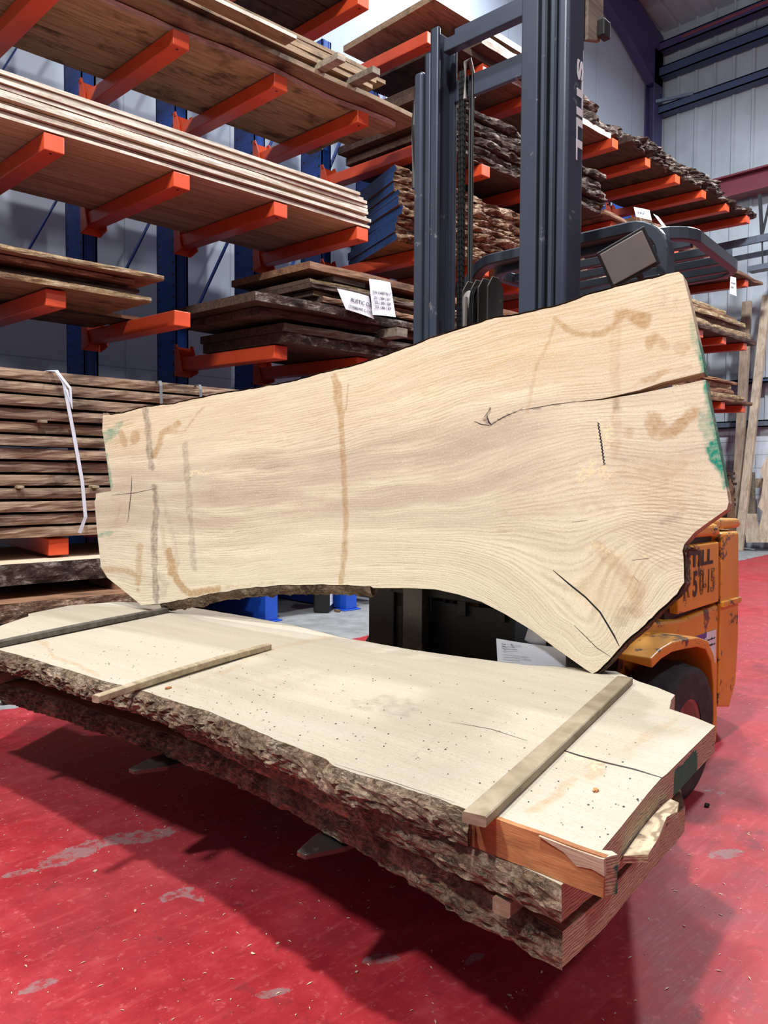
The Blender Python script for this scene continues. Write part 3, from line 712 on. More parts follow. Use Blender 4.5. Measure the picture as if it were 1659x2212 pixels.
def slab_mat(name, light, dark, heart, freq, rough=.8, ring_amp=.62, yel=(200, 168, 112), dots=.3):
    t = NT(name); v = t.coord('Object'); ring = t.attr('ring'); sp = t.n('ShaderNodeSeparateXYZ'); t.l(v, sp.inputs[0])
    cb = t.n('ShaderNodeCombineXYZ'); t.put(cb.inputs[0], t.math('MULTIPLY', ring, 1.0)); t.put(cb.inputs[1], t.math('MULTIPLY', sp.outputs[0], .10)); g2 = cb.outputs[0]
    wob = t.noise(v, 9, 4); wob2 = t.noise(v, 70, 3)
    st1 = t.noise(g2, 16, 6, .6); st2 = t.noise(g2, 70, 4, .6)
    ph = t.math('ADD', t.math('MULTIPLY', ring, freq), t.math('ADD', t.math('MULTIPLY', wob, 1.1), t.math('MULTIPLY', wob2, .35)))
    ph = t.math('ADD', ph, t.math('MULTIPLY', st1, 5.0))
    s = t.math('SINE', t.math('MULTIPLY', ph, 6.2832))
    s = t.math('ADD', t.math('MULTIPLY', s, .5), .5); s = t.math('POWER', s, 1.7)
    amp = t.math('MULTIPLY', t.ramp(t.noise(v, 2.2, 4), [(.3, .25), (.7, 1.0)]), t.ramp(st2, [(.35, .25), (.65, 1.0)]))
    g = t.math('MULTIPLY', s, amp)
    col = t.mix(t.math('MULTIPLY', g, ring_amp), light, dark)
    col = t.mix(t.ramp(st1, [(.36, 0.0), (.66, .42)]), col, heart)
    col = t.mix(t.math('MULTIPLY', t.attr('yellow'), t.ramp(st2, [(.3, .4), (.7, 1.0)])), col, L(*yel))
    col = t.mix(t.math('MULTIPLY', t.attr('heart'), t.ramp(st1, [(.3, .25), (.6, 1.0)])), col, heart)
    fl = t.ramp(t.noise(v, 150, 4, .75), [(.36, 1.0), (.45, 0.0)]); col = t.mix(t.math('MULTIPLY', fl, dots), col, dark)
    fl = t.ramp(t.noise(v, 120, 4, .75), [(.56, 0.0), (.66, 1.0)]); col = t.mix(t.math('MULTIPLY', fl, .35), col, tuple(min(1, x*1.25) for x in light))
    spk = t.ramp(t.vor(v, 60), [(.05, 1.0), (.10, 0.0)]); spm = t.ramp(t.noise(v, 5, 3), [(.46, 0.0), (.60, .7)])
    col = t.mix(t.math('MULTIPLY', spk, spm), col, L(120, 98, 74))
    blot = t.ramp(t.noise(v, 1.7, 6, .6), [(.38, 0.0), (.7, .5)]); col = t.mix(blot, col, tuple(x*.80 for x in light))
    edge = t.noise(v, 30, 5, .7)
    def pm(a, lo=.3, hi=.75):
        k = t.math('ADD', t.attr(a), t.math('MULTIPLY', t.math('SUBTRACT', edge, .5), .95)); k = t.math('MULTIPLY', k, t.math('GREATER_THAN', t.attr(a), .03))
        k = t.ramp(k, [(lo*.5, 0.0), (hi, 1.0)]); return t.math('MULTIPLY', k, t.ramp(wob2, [(.3, .6), (.6, 1.0)]))
    col = t.mix(t.math('MULTIPLY', pm('stain'), .72), col, L(164, 122, 64))
    col = t.mix(t.math('MULTIPLY', pm('grey'), .8), col, L(108, 96, 88))
    col = t.mix(pm('green', .2, .7), col, L(28, 134, 112))
    col = t.mix(t.math('MULTIPLY', t.attr('pale'), t.ramp(t.noise(v, 110, 3), [(.42, 0.0), (.5, 1.0)])), col, L(238, 218, 172))
    ry = t.math('SINE', t.math('ADD', t.math('MULTIPLY', t.attr('ray'), 210), t.math('MULTIPLY', t.noise(v, 12, 4), 9))); ry = t.math('POWER', t.math('ADD', t.math('MULTIPLY', ry, .5), .5), 3.0)
    col = t.mix(t.math('MULTIPLY', t.math('MULTIPLY', ry, t.attr('raym')), .55), col, dark)
    h = t.math('ADD', t.math('MULTIPLY', g, .5), t.math('MULTIPLY', t.noise(v, 160, 3, .7), .8))
    h = t.math('ADD', h, t.math('MULTIPLY', t.attr('pale'), t.noise(v, 90, 2)))
    saw = t.wave(t.coord('Object', (1, .04, .04)), 30, 1.5, 2, 'X'); h = t.math('ADD', h, t.math('MULTIPLY', saw, .25))
    t.bump(h, .30, .004)
    M[name] = t.fin(col, rough, 0, .2)
slab_mat('ash_face', L(234, 222, 196), L(158, 132, 98), L(170, 150, 130), 84, ring_amp=.8)
slab_mat('ash_top', L(190, 181, 164), L(146, 130, 106), L(166, 154, 136), 60, ring_amp=.3, dots=.6)
t = NT('end_grain'); v = t.coord('Object')
w = t.wave(t.coord('Object', (1, 1, 4)), 14, 7, 1.4, 'Z', 3)
col = t.mix(t.ramp(w, [(.2, 0.0), (.9, .8)]), L(196, 178, 150), L(120, 100, 82))
gm = t.ramp(t.math('ADD', t.attr('green'), t.math('MULTIPLY', t.math('SUBTRACT', t.noise(v, 26, 5, .7), .5), 1.1)), [(.40, 0.0), (.55, .9)]); gm = t.math('MULTIPLY', gm, t.math('GREATER_THAN', t.attr('green'), .02))
col = t.mix(gm, col, L(20, 104, 88))
t.bump(t.noise(v, 120, 3), .4, .004); M['end_grain'] = t.fin(col, .85, 0, .2)
mk_wood('cut_face', L(186, 130, 84), L(140, 88, 54), L(104, 60, 40), stretch=(3, 3, 14), sc=3, bump=.2, var=0, blot=.5)

def big_slab(name, O, U, V, N, px_outline, T, spacing, fields, mats, step=.02, wane=.03, bamp=.012, rowsb=11, moss=None, sidegreen=None, inner=True):
    """px_outline: [(px, py, kind)] kind of the edge starting at that point: 'b' bark, 'w' wood. Face plane through O with axes U,V and outward normal N."""
    O = Vector(O); pts = []
    def toUV(x, y): P = onplane(x, y, O, N)-O; return Vector((P.dot(U), P.dot(V)))
    n = len(px_outline); ring = []
    for i in range(n):
        x0, y0, k = px_outline[i]; x1, y1, _ = px_outline[(i+1) % n]
        a, b = toUV(x0, y0), toUV(x1, y1); m_ = max(1, int((b-a).length/step))
        for j in range(m_):
            q = a.lerp(b, j/m_)
            if k in 'bt' and 0 < j:
                d = (b-a).normalized(); nn = Vector((d.y, -d.x)); q = q+nn*.004*fbm(q.x*14, q.y*14, 1, 3)
            ring.append((q, k))
    area_ = sum(ring[i][0].x*ring[(i+1) % len(ring)][0].y-ring[(i+1) % len(ring)][0].x*ring[i][0].y for i in range(len(ring)))
    if area_ < 0:
        # reverse keeping the edge kinds
        r2 = ring[::-1]; ring = [(r2[i][0], r2[(i+1) % len(r2)][1]) for i in range(len(r2))]
    nR = len(ring); P2 = [q for q, k in ring]
    nor = []
    for i in range(nR):
        d = (P2[(i+1) % nR]-P2[i-1]); d.normalize(); nor.append(Vector((d.y, -d.x)))
    # interior points
    poly = np.array([(p.x, p.y) for p in P2])
    ins = []
    if inner:
        xs = np.arange(poly[:, 0].min(), poly[:, 0].max(), spacing); ys = np.arange(poly[:, 1].min(), poly[:, 1].max(), spacing)
        gx, gy = np.meshgrid(xs, ys); gx = gx.ravel()+_rs.uniform(-.15, .15, gx.size)*spacing; gy = gy.ravel()+_rs.uniform(-.15, .15, gy.size)*spacing
        inside = np.zeros(gx.shape, bool); dmin = np.full(gx.shape, 1e9)
        for i in range(nR):
            x0, y0 = poly[i]; x1, y1 = poly[(i+1) % nR]
            c = ((y0 > gy) != (y1 > gy)); dy = (y1-y0) if y1 != y0 else 1e-12
            inside ^= c & (gx < (x1-x0)*(gy-y0)/dy+x0)
            dmin = np.minimum(dmin, (gx-x0)**2+(gy-y0)**2)
        ok = inside & (dmin > (spacing*.55)**2)
        ins = [Vector((a, b)) for a, b in zip(gx[ok], gy[ok])]
    vs, es, fs, *_ = delaunay_2d_cdt(P2+ins, [(i, (i+1) % nR) for i in range(nR)], [], 1, 1e-6)
    mb = MB(); nv = len(vs)
    for p in vs: mb.v.append((p.x, p.y, 0))
    for f in fs: mb.face(list(f))
    # map ring to cdt verts
    key = {}
    for i, p in enumerate(vs): key[(round(p.x, 5), round(p.y, 5))] = i
    rid = [key.get((round(p.x, 5), round(p.y, 5))) for p in P2]
    for i, r in enumerate(rid):
        if r is None: rid[i] = min(range(nv), key=lambda q: (vs[q]-P2[i]).length_squared)
    # wood sides and back
    mb.m = 1; b0 = len(mb.v); R_ = 3
    for r in range(1, R_+1):
        for i, p in enumerate(P2):
            jj = 0 if ring[i][1] == 'b' or ring[i-1][1] == 'b' else .0015*fbm(p.x*30, p.y*30, r*2.0, 3)
            q = p+nor[i]*jj; mb.v.append((q.x, q.y, -T*r/R_))
    for i in range(nR):
        j = (i+1) % nR
        mb.face([rid[i], b0+i, b0+j, rid[j]])
        for r in range(R_-1): mb.face([b0+r*nR+i, b0+(r+1)*nR+i, b0+(r+1)*nR+j, b0+r*nR+j])
    mb.m = 0
    back = delaunay_2d_cdt(P2, [(i, (i+1) % nR) for i in range(nR)], [], 1, 1e-6)
    o0 = len(mb.v)
    for p in back[0]: mb.v.append((p.x, p.y, -T))
    for f in back[2]: mb.face([o0+k for k in f][::-1])
    o = mb.build(name, [mats[0], mats[1]], fixn=False)
    mw = Matrix((U, V, N)).transposed().to_4x4(); mw.translation = O; o.matrix_world = mw
    me = o.data
    # per-vertex pigments: where each grain line, stain and paint mark lies on the timber
    co = np.empty(len(me.vertices)*3); me.vertices.foreach_get('co', co); co = co.reshape(-1, 3)
    Wp = np.array(O)+co[:, :1]*np.array(U)+co[:, 1:2]*np.array(V)
    D = Wp-np.array(EYEP); k = D@np.array(Fv)
    px = W/2+FPX*(D@np.array(Rv))/k; py = H/2-FPX*(D@np.array(Uv))/k
    fl = fields(px, py, co)
    for nm in ('ring', 'heart', 'stain', 'grey', 'green', 'pale', 'yellow', 'ray', 'raym'):
        a = me.attributes.new(nm, 'FLOAT', 'POINT'); a.data.foreach_set('value', np.asarray(fl.get(nm, np.zeros(len(co))), dtype=np.float32))
    # bark skin, one run per stretch
    runs = []; i = 0
    isb = [k in 'bt' for _, k in ring]
    if any(isb):
        st = next((i for i in range(nR) if isb[i] and not isb[i-1]), 0); i = st; cur = []
        for c in range(nR+1):
            j = (st+c) % nR
            if c < nR and isb[j]: cur.append(j)
            elif cur:
                cur.append(j); runs.append(cur); cur = []
    bb = MB(); acc = 0
    for run in runs:
        base = len(bb.v); L_ = len(run)
        for a, j in enumerate(run):
            p = P2[j]; nn = nor[j]
            for r in range(rowsb+1):
                f = r/rowsb; u = p.x*1.0
                th_ = ring[j][1] == 't'; off = (.006 if th_ else .002)+(0 if th_ else wane)*f**.8+(.002 if th_ else .010)*math.sin(math.pi*f)
                ed = min(1, f*5)
                nz = fbm(p.x*7, p.y*7, f*.9+3, 4)*.55+abs(fbm(p.x*26, p.y*26, f*4.5, 5))*1.2
                off += bamp*nz*ed*(.35 if th_ else 1)
                if moss is not None:
                    ms = moss(p.x)
                    if ms > 0: off += ms*.010*ed*fbm(p.x*90, p.y*90, f*16, 2)+ms*.006*ed
                if r == rowsb: off -= .012
                zz = -T*f-(.004*fbm(p.x*25, p.y*25, 9, 3) if r == rowsb else 0)
                q = p+nn*max(off, .0015); bb.v.append((q.x, q.y, zz))
            q = p-nn*.002; bb.v.append((q.x, q.y, -T*1.002))
        rr = rowsb+2
        for a in range(L_-1):
            for r in range(rr-1):
                bb.face([base+a*rr+r, base+a*rr+r+1, base+(a+1)*rr+r+1, base+(a+1)*rr+r])
    if bb.v:
        bk = bb.build('bark', mats[2], o, fixn=False); bk['label'] = 'rough brown bark edge'
    return o

# -- standing slab
ZT = .52
PR = atz(1280, 1455, ZT); PL = atz(320, 1307, ZT+.028)
U1 = Vector((PR.x-PL.x, PR.y-PL.y, 0)).normalized(); LEAN = math.radians(7.5)
hn = Vector((0, 0, 1)).cross(U1)      # horizontal, away from the aisle side
if hn.x < 0: hn = -hn
V1 = Vector((0, 0, 1))*math.cos(LEAN)+hn*math.sin(LEAN)
N1 = U1.cross(V1)
if N1.x > 0: N1 = -N1
if U1.cross(V1).dot(N1) < 0: U1 = -U1
OUT1 = [(222, 897, 't'), (265, 893, 't'), (310, 880, 't'), (380, 872, 't'), (470, 852, 't'), (560, 838, 't'), (640, 823, 't'), (700, 806, 't'), (760, 792, 't'), (830, 770, 't'), (905, 742, 't'), (960, 722, 't'), (1010, 706, 't'), (1060, 690, 't'), (1130, 678, 't'), (1190, 665, 't'), (1225, 655, 't'), (1262, 640, 't'), (1330, 620, 't'), (1400, 603, 't'), (1440, 592, 'w'), (1466, 587, 'w'), (1475, 594, 'w'), (1492, 660, 'w'), (1505, 720, 'w'), (1520, 790, 'w'), (1521, 804, 'w'),
        (1430, 826, 'w'), (1380, 843, 'w'), (1300, 861, 'w'), (1240, 868, 'w'), (1240, 868.8, 'w'), (1300, 864, 'w'), (1382, 850, 'w'), (1440, 838, 'w'), (1524, 820, 'w'),
        (1530, 860, 'w'), (1545, 930, 'w'), (1563, 1020, 'w'), (1570, 1060, 'w'), (1574, 1085, 'w'), (1570, 1100, 'w'), (1530, 1128, 'w'), (1500, 1150, 'w'), (1478, 1176, 't'), (1474, 1190, 't'), (1477, 1230, 't'), (1478, 1258, 't'), (1462, 1283, 't'), (1400, 1340, 't'), (1340, 1398, 't'), (1290, 1450, 'w'), (1280, 1455, 'w'), (1268, 1448, 'w'),
        (1200, 1400, 'w'), (1150, 1362, 'w'), (1090, 1326, 'w'), (1040, 1300, 'w'), (990, 1284, 'w'), (940, 1273, 'w'), (880, 1270, 'w'), (806, 1270, 'w'), (800, 1266, 'b'), (740, 1264, 'b'), (680, 1263, 'b'), (600, 1264, 'b'), (520, 1272, 'b'), (460, 1282, 'b'), (400, 1294, 'b'), (345, 1304, 'w'), (305, 1307, 'w'), (270, 1278, 'w'), (232, 1248, 'w'), (218, 1225, 'w'), (210, 1150, 'w'), (204, 1083, 'w'), (207, 1077, 'w'), (207, 1066, 'w'), (238, 1061, 'w'), (241, 1069, 'w'), (234, 1020, 'w'), (226, 960, 'w'), (221, 930, 'w')]
CP = []
def gl(g, pts):
    for x, y in pts: CP.append((x, y, g))
gl(0, [(225, 897), (350, 875), (560, 838), (760, 790), (905, 742), (1060, 690), (1225, 655), (1466, 588)])
gl(.15, [(225, 960), (500, 920), (800, 862), (1050, 785), (1300, 735), (1505, 700)])
gl(.3, [(235, 1005), (500, 985), (800, 932), (1000, 880), (1150, 848), (1300, 832), (1520, 790)])
gl(.42, [(240, 1052), (500, 1040), (800, 1008), (1000, 975), (1150, 925), (1300, 905), (1540, 890)])
gl(.53, [(210, 1100), (500, 1100), (800, 1082), (1000, 1060), (1150, 1010), (1290, 975), (1560, 985)])
gl(.60, [(208, 1130), (500, 1135), (800, 1115), (1000, 1105), (1130, 1080), (1230, 1062), (1330, 1050), (1450, 1060), (1570, 1075)])
gl(.68, [(210, 1160), (500, 1168), (800, 1145), (1000, 1140), (1120, 1140), (1190, 1150), (1250, 1150), (1330, 1120), (1420, 1110), (1530, 1125)])
gl(.76, [(212, 1190), (500, 1200), (800, 1175), (1000, 1180), (1110, 1210), (1180, 1260), (1240, 1290), (1290, 1265), (1330, 1200), (1400, 1165), (1480, 1165)])
gl(.84, [(216, 1218), (500, 1232), (800, 1205), (1000, 1220), (1100, 1270), (1190, 1350), (1260, 1405), (1330, 1370), (1380, 1290), (1420, 1230), (1474, 1210)])
gl(.93, [(240, 1255), (500, 1258), (800, 1240), (1000, 1258), (1090, 1305), (1170, 1370), (1250, 1425), (1380, 1345), (1450, 1260)])
gl(1.0, [(300, 1300), (500, 1276), (800, 1268), (960, 1275), (1090, 1326), (1200, 1400), (1275, 1452)])
CPa = np.array(CP, float)
def _phi(r2): return np.where(r2 > 0, r2*np.log(r2+1e-12), 0)
_A = CPa[:, :2]/1000.; _n = len(_A)
K = _phi(((_A[:, None]-_A[None])**2).sum(-1))+np.eye(_n)*2e-4
Pm = np.hstack([np.ones((_n, 1)), _A]); S_ = np.block([[K, Pm], [Pm.T, np.zeros((3, 3))]])
_w = np.linalg.solve(S_, np.concatenate([CPa[:, 2], np.zeros(3)]))
def ringf(px, py):
    q = np.stack([px, py], 1)/1000.
    return _phi(((q[:, None]-_A[None])**2).sum(-1))@_w[:_n]+_w[_n]+q@_w[_n+1:]
def fields1(px, py, co):
    r = ringf(px, py); B = lambda *a, **k: blob(px, py, *a, **k); Pl = lambda *a, **k: pline(px, py, *a, **k)
    mx = lambda *a: np.clip(np.maximum.reduce(a), 0, 1)
    stain = mx(B(1385, 690, 34, 26, 0)*.75, B(1350, 680, 26, 14, 0)*.7, B(1405, 735, 16, 26, 40)*.6, B(1425, 740, 34, 14, 25)*.45, B(1470, 752, 22, 15, 0)*.45,
               B(1412, 815, 46, 11, -22)*.5, B(1475, 798, 26, 8, -12)*.4, B(1415, 915, 24, 32, 0)*.6, B(1470, 915, 70, 17, -38)*.7, B(1360, 935, 16, 20, 0)*.45, B(1430, 1015, 70, 22, -8)*.3, B(1440, 1080, 50, 44, 0)*.2,
               Pl([(1200, 690), (1230, 715), (1260, 722), (1300, 722), (1330, 700), (1345, 678)], 8)*.6, Pl([(1200, 690), (1185, 740), (1160, 790), (1145, 850), (1140, 890)], 5)*.4,
               Pl([(1330, 700), (1328, 800), (1332, 900), (1330, 980)], 14, n=.2)*.32, Pl([(724, 812), (733, 860), (738, 930), (744, 1050), (748, 1130), (742, 1220), (736, 1262)], 7, n=.25)*.62, B(730, 850, 11, 40)*.65, Pl([(716, 815), (726, 845), (734, 900)], 3)*.7, Pl([(752, 830), (748, 880), (738, 905)], 2.5)*.6,
               B(1300, 1100, 60, 30)*.2, Pl([(1290, 1180), (1340, 1230), (1375, 1280), (1380, 1320)], 16)*.4, B(1375, 1275, 22, 22)*.45, B(1365, 1320, 24, 14)*.3, Pl([(1100, 1260), (1150, 1250)], 6)*.2,
               Pl([(365, 1190), (372, 1230), (385, 1260), (410, 1283), (470, 1272)], 8)*.8, B(372, 1225, 14, 24)*.6, Pl([(225, 1228), (270, 1232), (298, 1245)], 7)*.55, Pl([(302, 1180), (300, 1220), (298, 1260)], 8)*.5, B(298, 1275, 8, 4)*.7, B(266, 950, 9, 24, -18)*.55, B(292, 945, 11, 16, 10)*.6,
               Pl([(385, 915), (350, 935), (345, 960), (332, 985)], 7)*.6, Pl([(440, 880), (425, 895), (400, 930), (360, 935)], 3)*.5, Pl([(240, 1075), (262, 1090), (250, 1130)], 4)*.3, Pl([(480, 1268), (600, 1258)], 3)*.4, Pl([(350, 1140), (362, 1210)], 6)*.35)
    grey = mx(Pl([(315, 885), (320, 930), (325, 990), (328, 1010)], 7, n=.6)*(.35+.5*fb(px/3., py/22.)), Pl([(335, 1050), (338, 1100), (332, 1160), (334, 1240), (338, 1300)], 7, n=.6)*(.35+.55*fb(px/3., py/22.)), Pl([(400, 960), (406, 1050), (412, 1130), (420, 1230)], 8, n=.5)*.38,
              Pl([(352, 1075), (372, 1150), (385, 1220)], 7)*.25, Pl([(345, 1240), (358, 1260), (352, 1285)], 9)*.3, B(1450, 1120, 34, 14, -20)*.35, B(1350, 1330, 50, 22, -40)*.3, B(1332, 880, 12, 24)*.35, Pl([(1050, 905), (1060, 880)], 3)*.9, Pl([(1045, 905), (1058, 918), (1110, 890), (1128, 885)], 2.4)*.8,
              B(1380, 900, 8, 100, 0)*.0, (py < 760)*B(1440, 640, 40, 36)*.2, Pl([(1240, 868), (1130, 888)], 1.6, n=.1)*.6)
    green = mx(B(1552, 985, 22, 44, -14)*.95, Pl([(1512, 740), (1530, 850), (1545, 930), (1568, 1050)], 9, n=.3)*.6, B(1530, 930, 22, 70, -12)*.35, B(1505, 720, 18, 70, -12)*.28, B(235, 938, 22, 14, -20)*.45, Pl([(226, 985), (236, 1050)], 8)*.5, B(222, 1155, 26, 6, -12)*.4, Pl([(222, 955), (262, 915)], 8)*.3)
    dr = np.abs(r-.48-.02*np.sin(px/130.))
    heart = (1-sm(.07, .24, dr))*(1-.75*sm(1080, 1250, px))*(.55+.45*fb(px/60, py/14))
    pale = mx(B(1275, 1018, 52, 22, 0, n=1.0)*(fb(px/4, py/4) > .42), B(1305, 940, 20, 60, 0, n=1.0)*(fb(px/4, py/4) > .50), B(430, 1022, 22, 8, 0, n=.8)*(fb(px/4, py/4) > .45), B(1330, 1190, 60, 10, 10, n=1.0)*(fb(px/4, py/4) > .5))*.7
    yel = np.clip((1-sm(.12, .42, r))*.38+B(1250, 760, 260, 110)*.2+B(1420, 1040, 120, 70)*.3+B(1330, 1270, 90, 80)*.3, 0, .7)
    ray = np.arctan2(py-1085, px-1150); return dict(ray=ray, raym=np.clip(B(1455, 1140, 130, 105, 20, n=.35)*.8, 0, 1), yellow=yel, ring=r, heart=np.clip(heart, 0, .9), stain=stain, grey=grey, green=green, pale=pale)
S1 = big_slab('waney_slab', PR, U1, V1, N1, OUT1, .055, .0085, fields1, ['ash_face', 'end_grain', 'raw_bark' if 'raw_bark' in M else 'bark'], step=.014, wane=.028, bamp=.010)
tag(S1, 'huge pale waney-edged slab standing on edge, leaning against the forklift mast', 'slab')
def marks(name, S, O, U, V, N, plist, mat, label=None):
    b = MB()
    for pts, w in plist:
        q = []
        for x, y in pts:
            P = onplane(x, y, O, N)-O; q.append(Vector((P.dot(U), P.dot(V))))
        for i in range(len(q)-1):
            a, c = q[i], q[i+1]; d = (c-a).normalized(); s = Vector((-d.y, d.x))
            w0 = w*(.35 if i == 0 else 1); w1 = w*(.35 if i == len(q)-2 else 1)
            k = len(b.v); b.v += [(a.x-s.x*w0, a.y-s.y*w0, .0006), (c.x-s.x*w1, c.y-s.y*w1, .0006), (c.x+s.x*w1, c.y+s.y*w1, .0006), (a.x+s.x*w0, a.y+s.y*w0, .0006)]
            b.face([k, k+1, k+2, k+3])
    o = b.build(name, mat, S, fixn=False)
    if label: o['label'] = label
    return o
def zig(p0, p1, n, a):
    r = []
    for i in range(n+1):
        f = i/n; r.append((p0[0]+(p1[0]-p0[0])*f+(a if i % 2 else -a), p0[1]+(p1[1]-p0[1])*f))
    return r
marks('crack', S1, PR, U1, V1, N1, [([(1240, 868.4), (1200, 873), (1160, 880), (1125, 886)], .0009), ([(1195, 1232), (1230, 1262), (1265, 1290), (1296, 1322), (1310, 1345), (1326, 1372), (1338, 1396)], .0026), ([(1240, 1350), (1270, 1380), (1290, 1400), (1318, 1418)], .001),
      ([(1024, 910), (1040, 917), (1058, 919)], .0016), ([(1052, 898), (1056, 912), (1062, 918)], .003), ([(1046, 901), (1060, 882)], .002), ([(1060, 918), (1085, 902), (1125, 885)], .0012), ([(1235, 1128), (1270, 1124)], .001), ([(1365, 1210), (1402, 1206)], .0012), ([(1369, 1245), (1380, 1258)], .001)], 'black', 'dark drying crack')
marks('crayon_mark', S1, PR, U1, V1, N1, [([(285, 1030), (284, 1055), (280, 1095), (276, 1129)], .0024), ([(241, 1070), (290, 1065), (337, 1055)], .0012), (zig((1292, 912), (1306, 1005), 26, 2.2), .0014), ([(1291, 912), (1300, 960), (1304, 1005)], .0016)], 'crayon', 'black crayon mark')

# -- stack of three slabs lying on the forks
ZA = Vector((0, 0, 1)); UX = Vector((-.06, 1, 0)).normalized(); VX = ZA.cross(UX)
UX, VX = UX, VX
S2O = atz(1310, 1850, ZT)
mk_wood('stick_grey', L(158, 144, 122), L(128, 114, 92), L(120, 108, 92), stretch=(2, 2, 8), sc=5, var=0)
OUT2 = [(-190, 1366, 'b'), (-60, 1386, 'b'), (0, 1404, 'b'), (75, 1425, 'b'), (150, 1447, 'b'), (225, 1471, 'b'), (301, 1490, 'b'), (352, 1507, 'b'), (415, 1526, 'b'), (443, 1534, 'b'), (504, 1559, 'b'), (554, 1579, 'b'), (627, 1609, 'b'), (705, 1640, 'b'), (718, 1652, 'b'), (768, 1671, 'b'), (846, 1693, 'b'), (893, 1708, 'b'), (925, 1717, 'b'), (990, 1741, 'b'), (1016, 1752, 'w'),
        (1018, 1748, 'w'), (1049, 1760, 'w'), (1110, 1782, 'w'), (1175, 1804, 'w'), (1243, 1830, 'w'), (1290, 1846, 'w'), (1308, 1852, 'w'), (1334, 1846, 'w'), (1322, 1838, 'w'), (1300, 1836, 'w'), (1340, 1788, 'w'), (1400, 1713, 'w'), (1428, 1681, 'w'), (1440, 1672, 'w'), (1490, 1622, 'w'), (1545, 1568, 'w'),
        (1500, 1549, 'w'), (1446, 1531, 'w'), (1450, 1512, 'w'), (1458, 1501, 'w'), (1420, 1485, 'w'), (1380, 1472, 'w'), (1330, 1450, 'b'), (1240, 1442, 'b'), (1130, 1436, 'b'), (1000, 1419, 'b'), (900, 1405, 'b'), (740, 1377, 'b'), (640, 1352, 'b'), (540, 1333, 'b'), (450, 1318, 'b'), (360, 1303, 'w'), (250, 1300, 'w'), (150, 1308, 'w'), (61, 1326, 'w'), (62, 1331, 'w'), (0, 1352, 'w'), (-110, 1378, 'w')]
OUT2 = [q for q in OUT2 if q[0] > -115]; OUT2[0] = (-60, 1386, 'b'); OUT2[-1] = (-104, 1380, 'w')
def fields2(px, py, co):
    B = lambda *a, **k: blob(px, py, *a, **k); Pl = lambda *a, **k: pline(px, py, *a, **k); mx = lambda *a: np.clip(np.maximum.reduce(a), 0, 1)
    r = co[:, 1]*1.0+.05*np.sin(co[:, 0]*1.7)+.02*fb(co[:, 0]*2+50, co[:, 1]*5+50)
    r = r*1.0
    stain = mx(Pl([(80, 1385), (100, 1392), (108, 1405), (115, 1420), (165, 1435), (215, 1460)], 5, n=.5)*.45, B(95, 1388, 16, 6)*.4, Pl([(480, 1455), (560, 1410), (640, 1390), (720, 1375)], 6, n=.4)*.3, Pl([(330, 1500), (400, 1480), (480, 1450)], 5)*.2,
               B(1165, 1740, 40, 14, -20)*.42, B(1215, 1705, 60, 16, -40)*.42, B(1285, 1660, 36, 26, -30)*.4, B(1345, 1640, 30, 12, -20)*.2, B(1400, 1590, 90, 12, -30)*.32, B(1345, 1535, 60, 8, 5)*.2, B(1455, 1580, 36, 8, -12)*.25)
    grey = mx(B(830, 1525, 90, 26, 5)*.3, B(842, 1522, 34, 9)*.35, Pl([(870, 1650), (960, 1580)], 3)*.3, B(1165, 1455, 90, 12, 6)*.1)
    green = mx(Pl([(1520, 1590), (1452, 1668)], 7)*.0)
    gside = np.zeros(len(co)); 
    m = co[:, 2] < -.004
    gside[m] = mx(blob(px, py, 1492, 1640, 44, 30, -50, n=.5)*.95, blob(px, py, 1360, 1860, 40, 30, n=.4)*.7)[m]
    return dict(ring=r*1.1, heart=np.clip(B(820, 1540, 420, 45, 8), 0, 1)*.35, stain=stain, grey=grey, green=gside, pale=mx(B(1270, 1640, 46, 16, 20, n=1)*(fb(px/4, py/4) > .5))*.5)
mossf = lambda u: max(0, min(1, (u-.75)/.6))
S2 = big_slab('waney_slab', S2O, UX, VX, ZA, OUT2, .064, .0105, fields2, ['ash_top', 'end_grain', 'bark'], step=.012, wane=.012, bamp=.014, moss=mossf)
tag(S2, 'broad pale waney slab lying topmost on the forks, chipped corner at right', 'slab')
marks('crack', S2, S2O, UX, VX, ZA, [([(1198, 1615), (1250, 1632), (1310, 1648), (1370, 1662), (1432, 1681)], .0038), ([(975, 1560), (1060, 1575), (1138, 1600)], .0012), ([(720, 1650), (850, 1690), (985, 1735)], .0006)], 'black', 'dark drying crack')
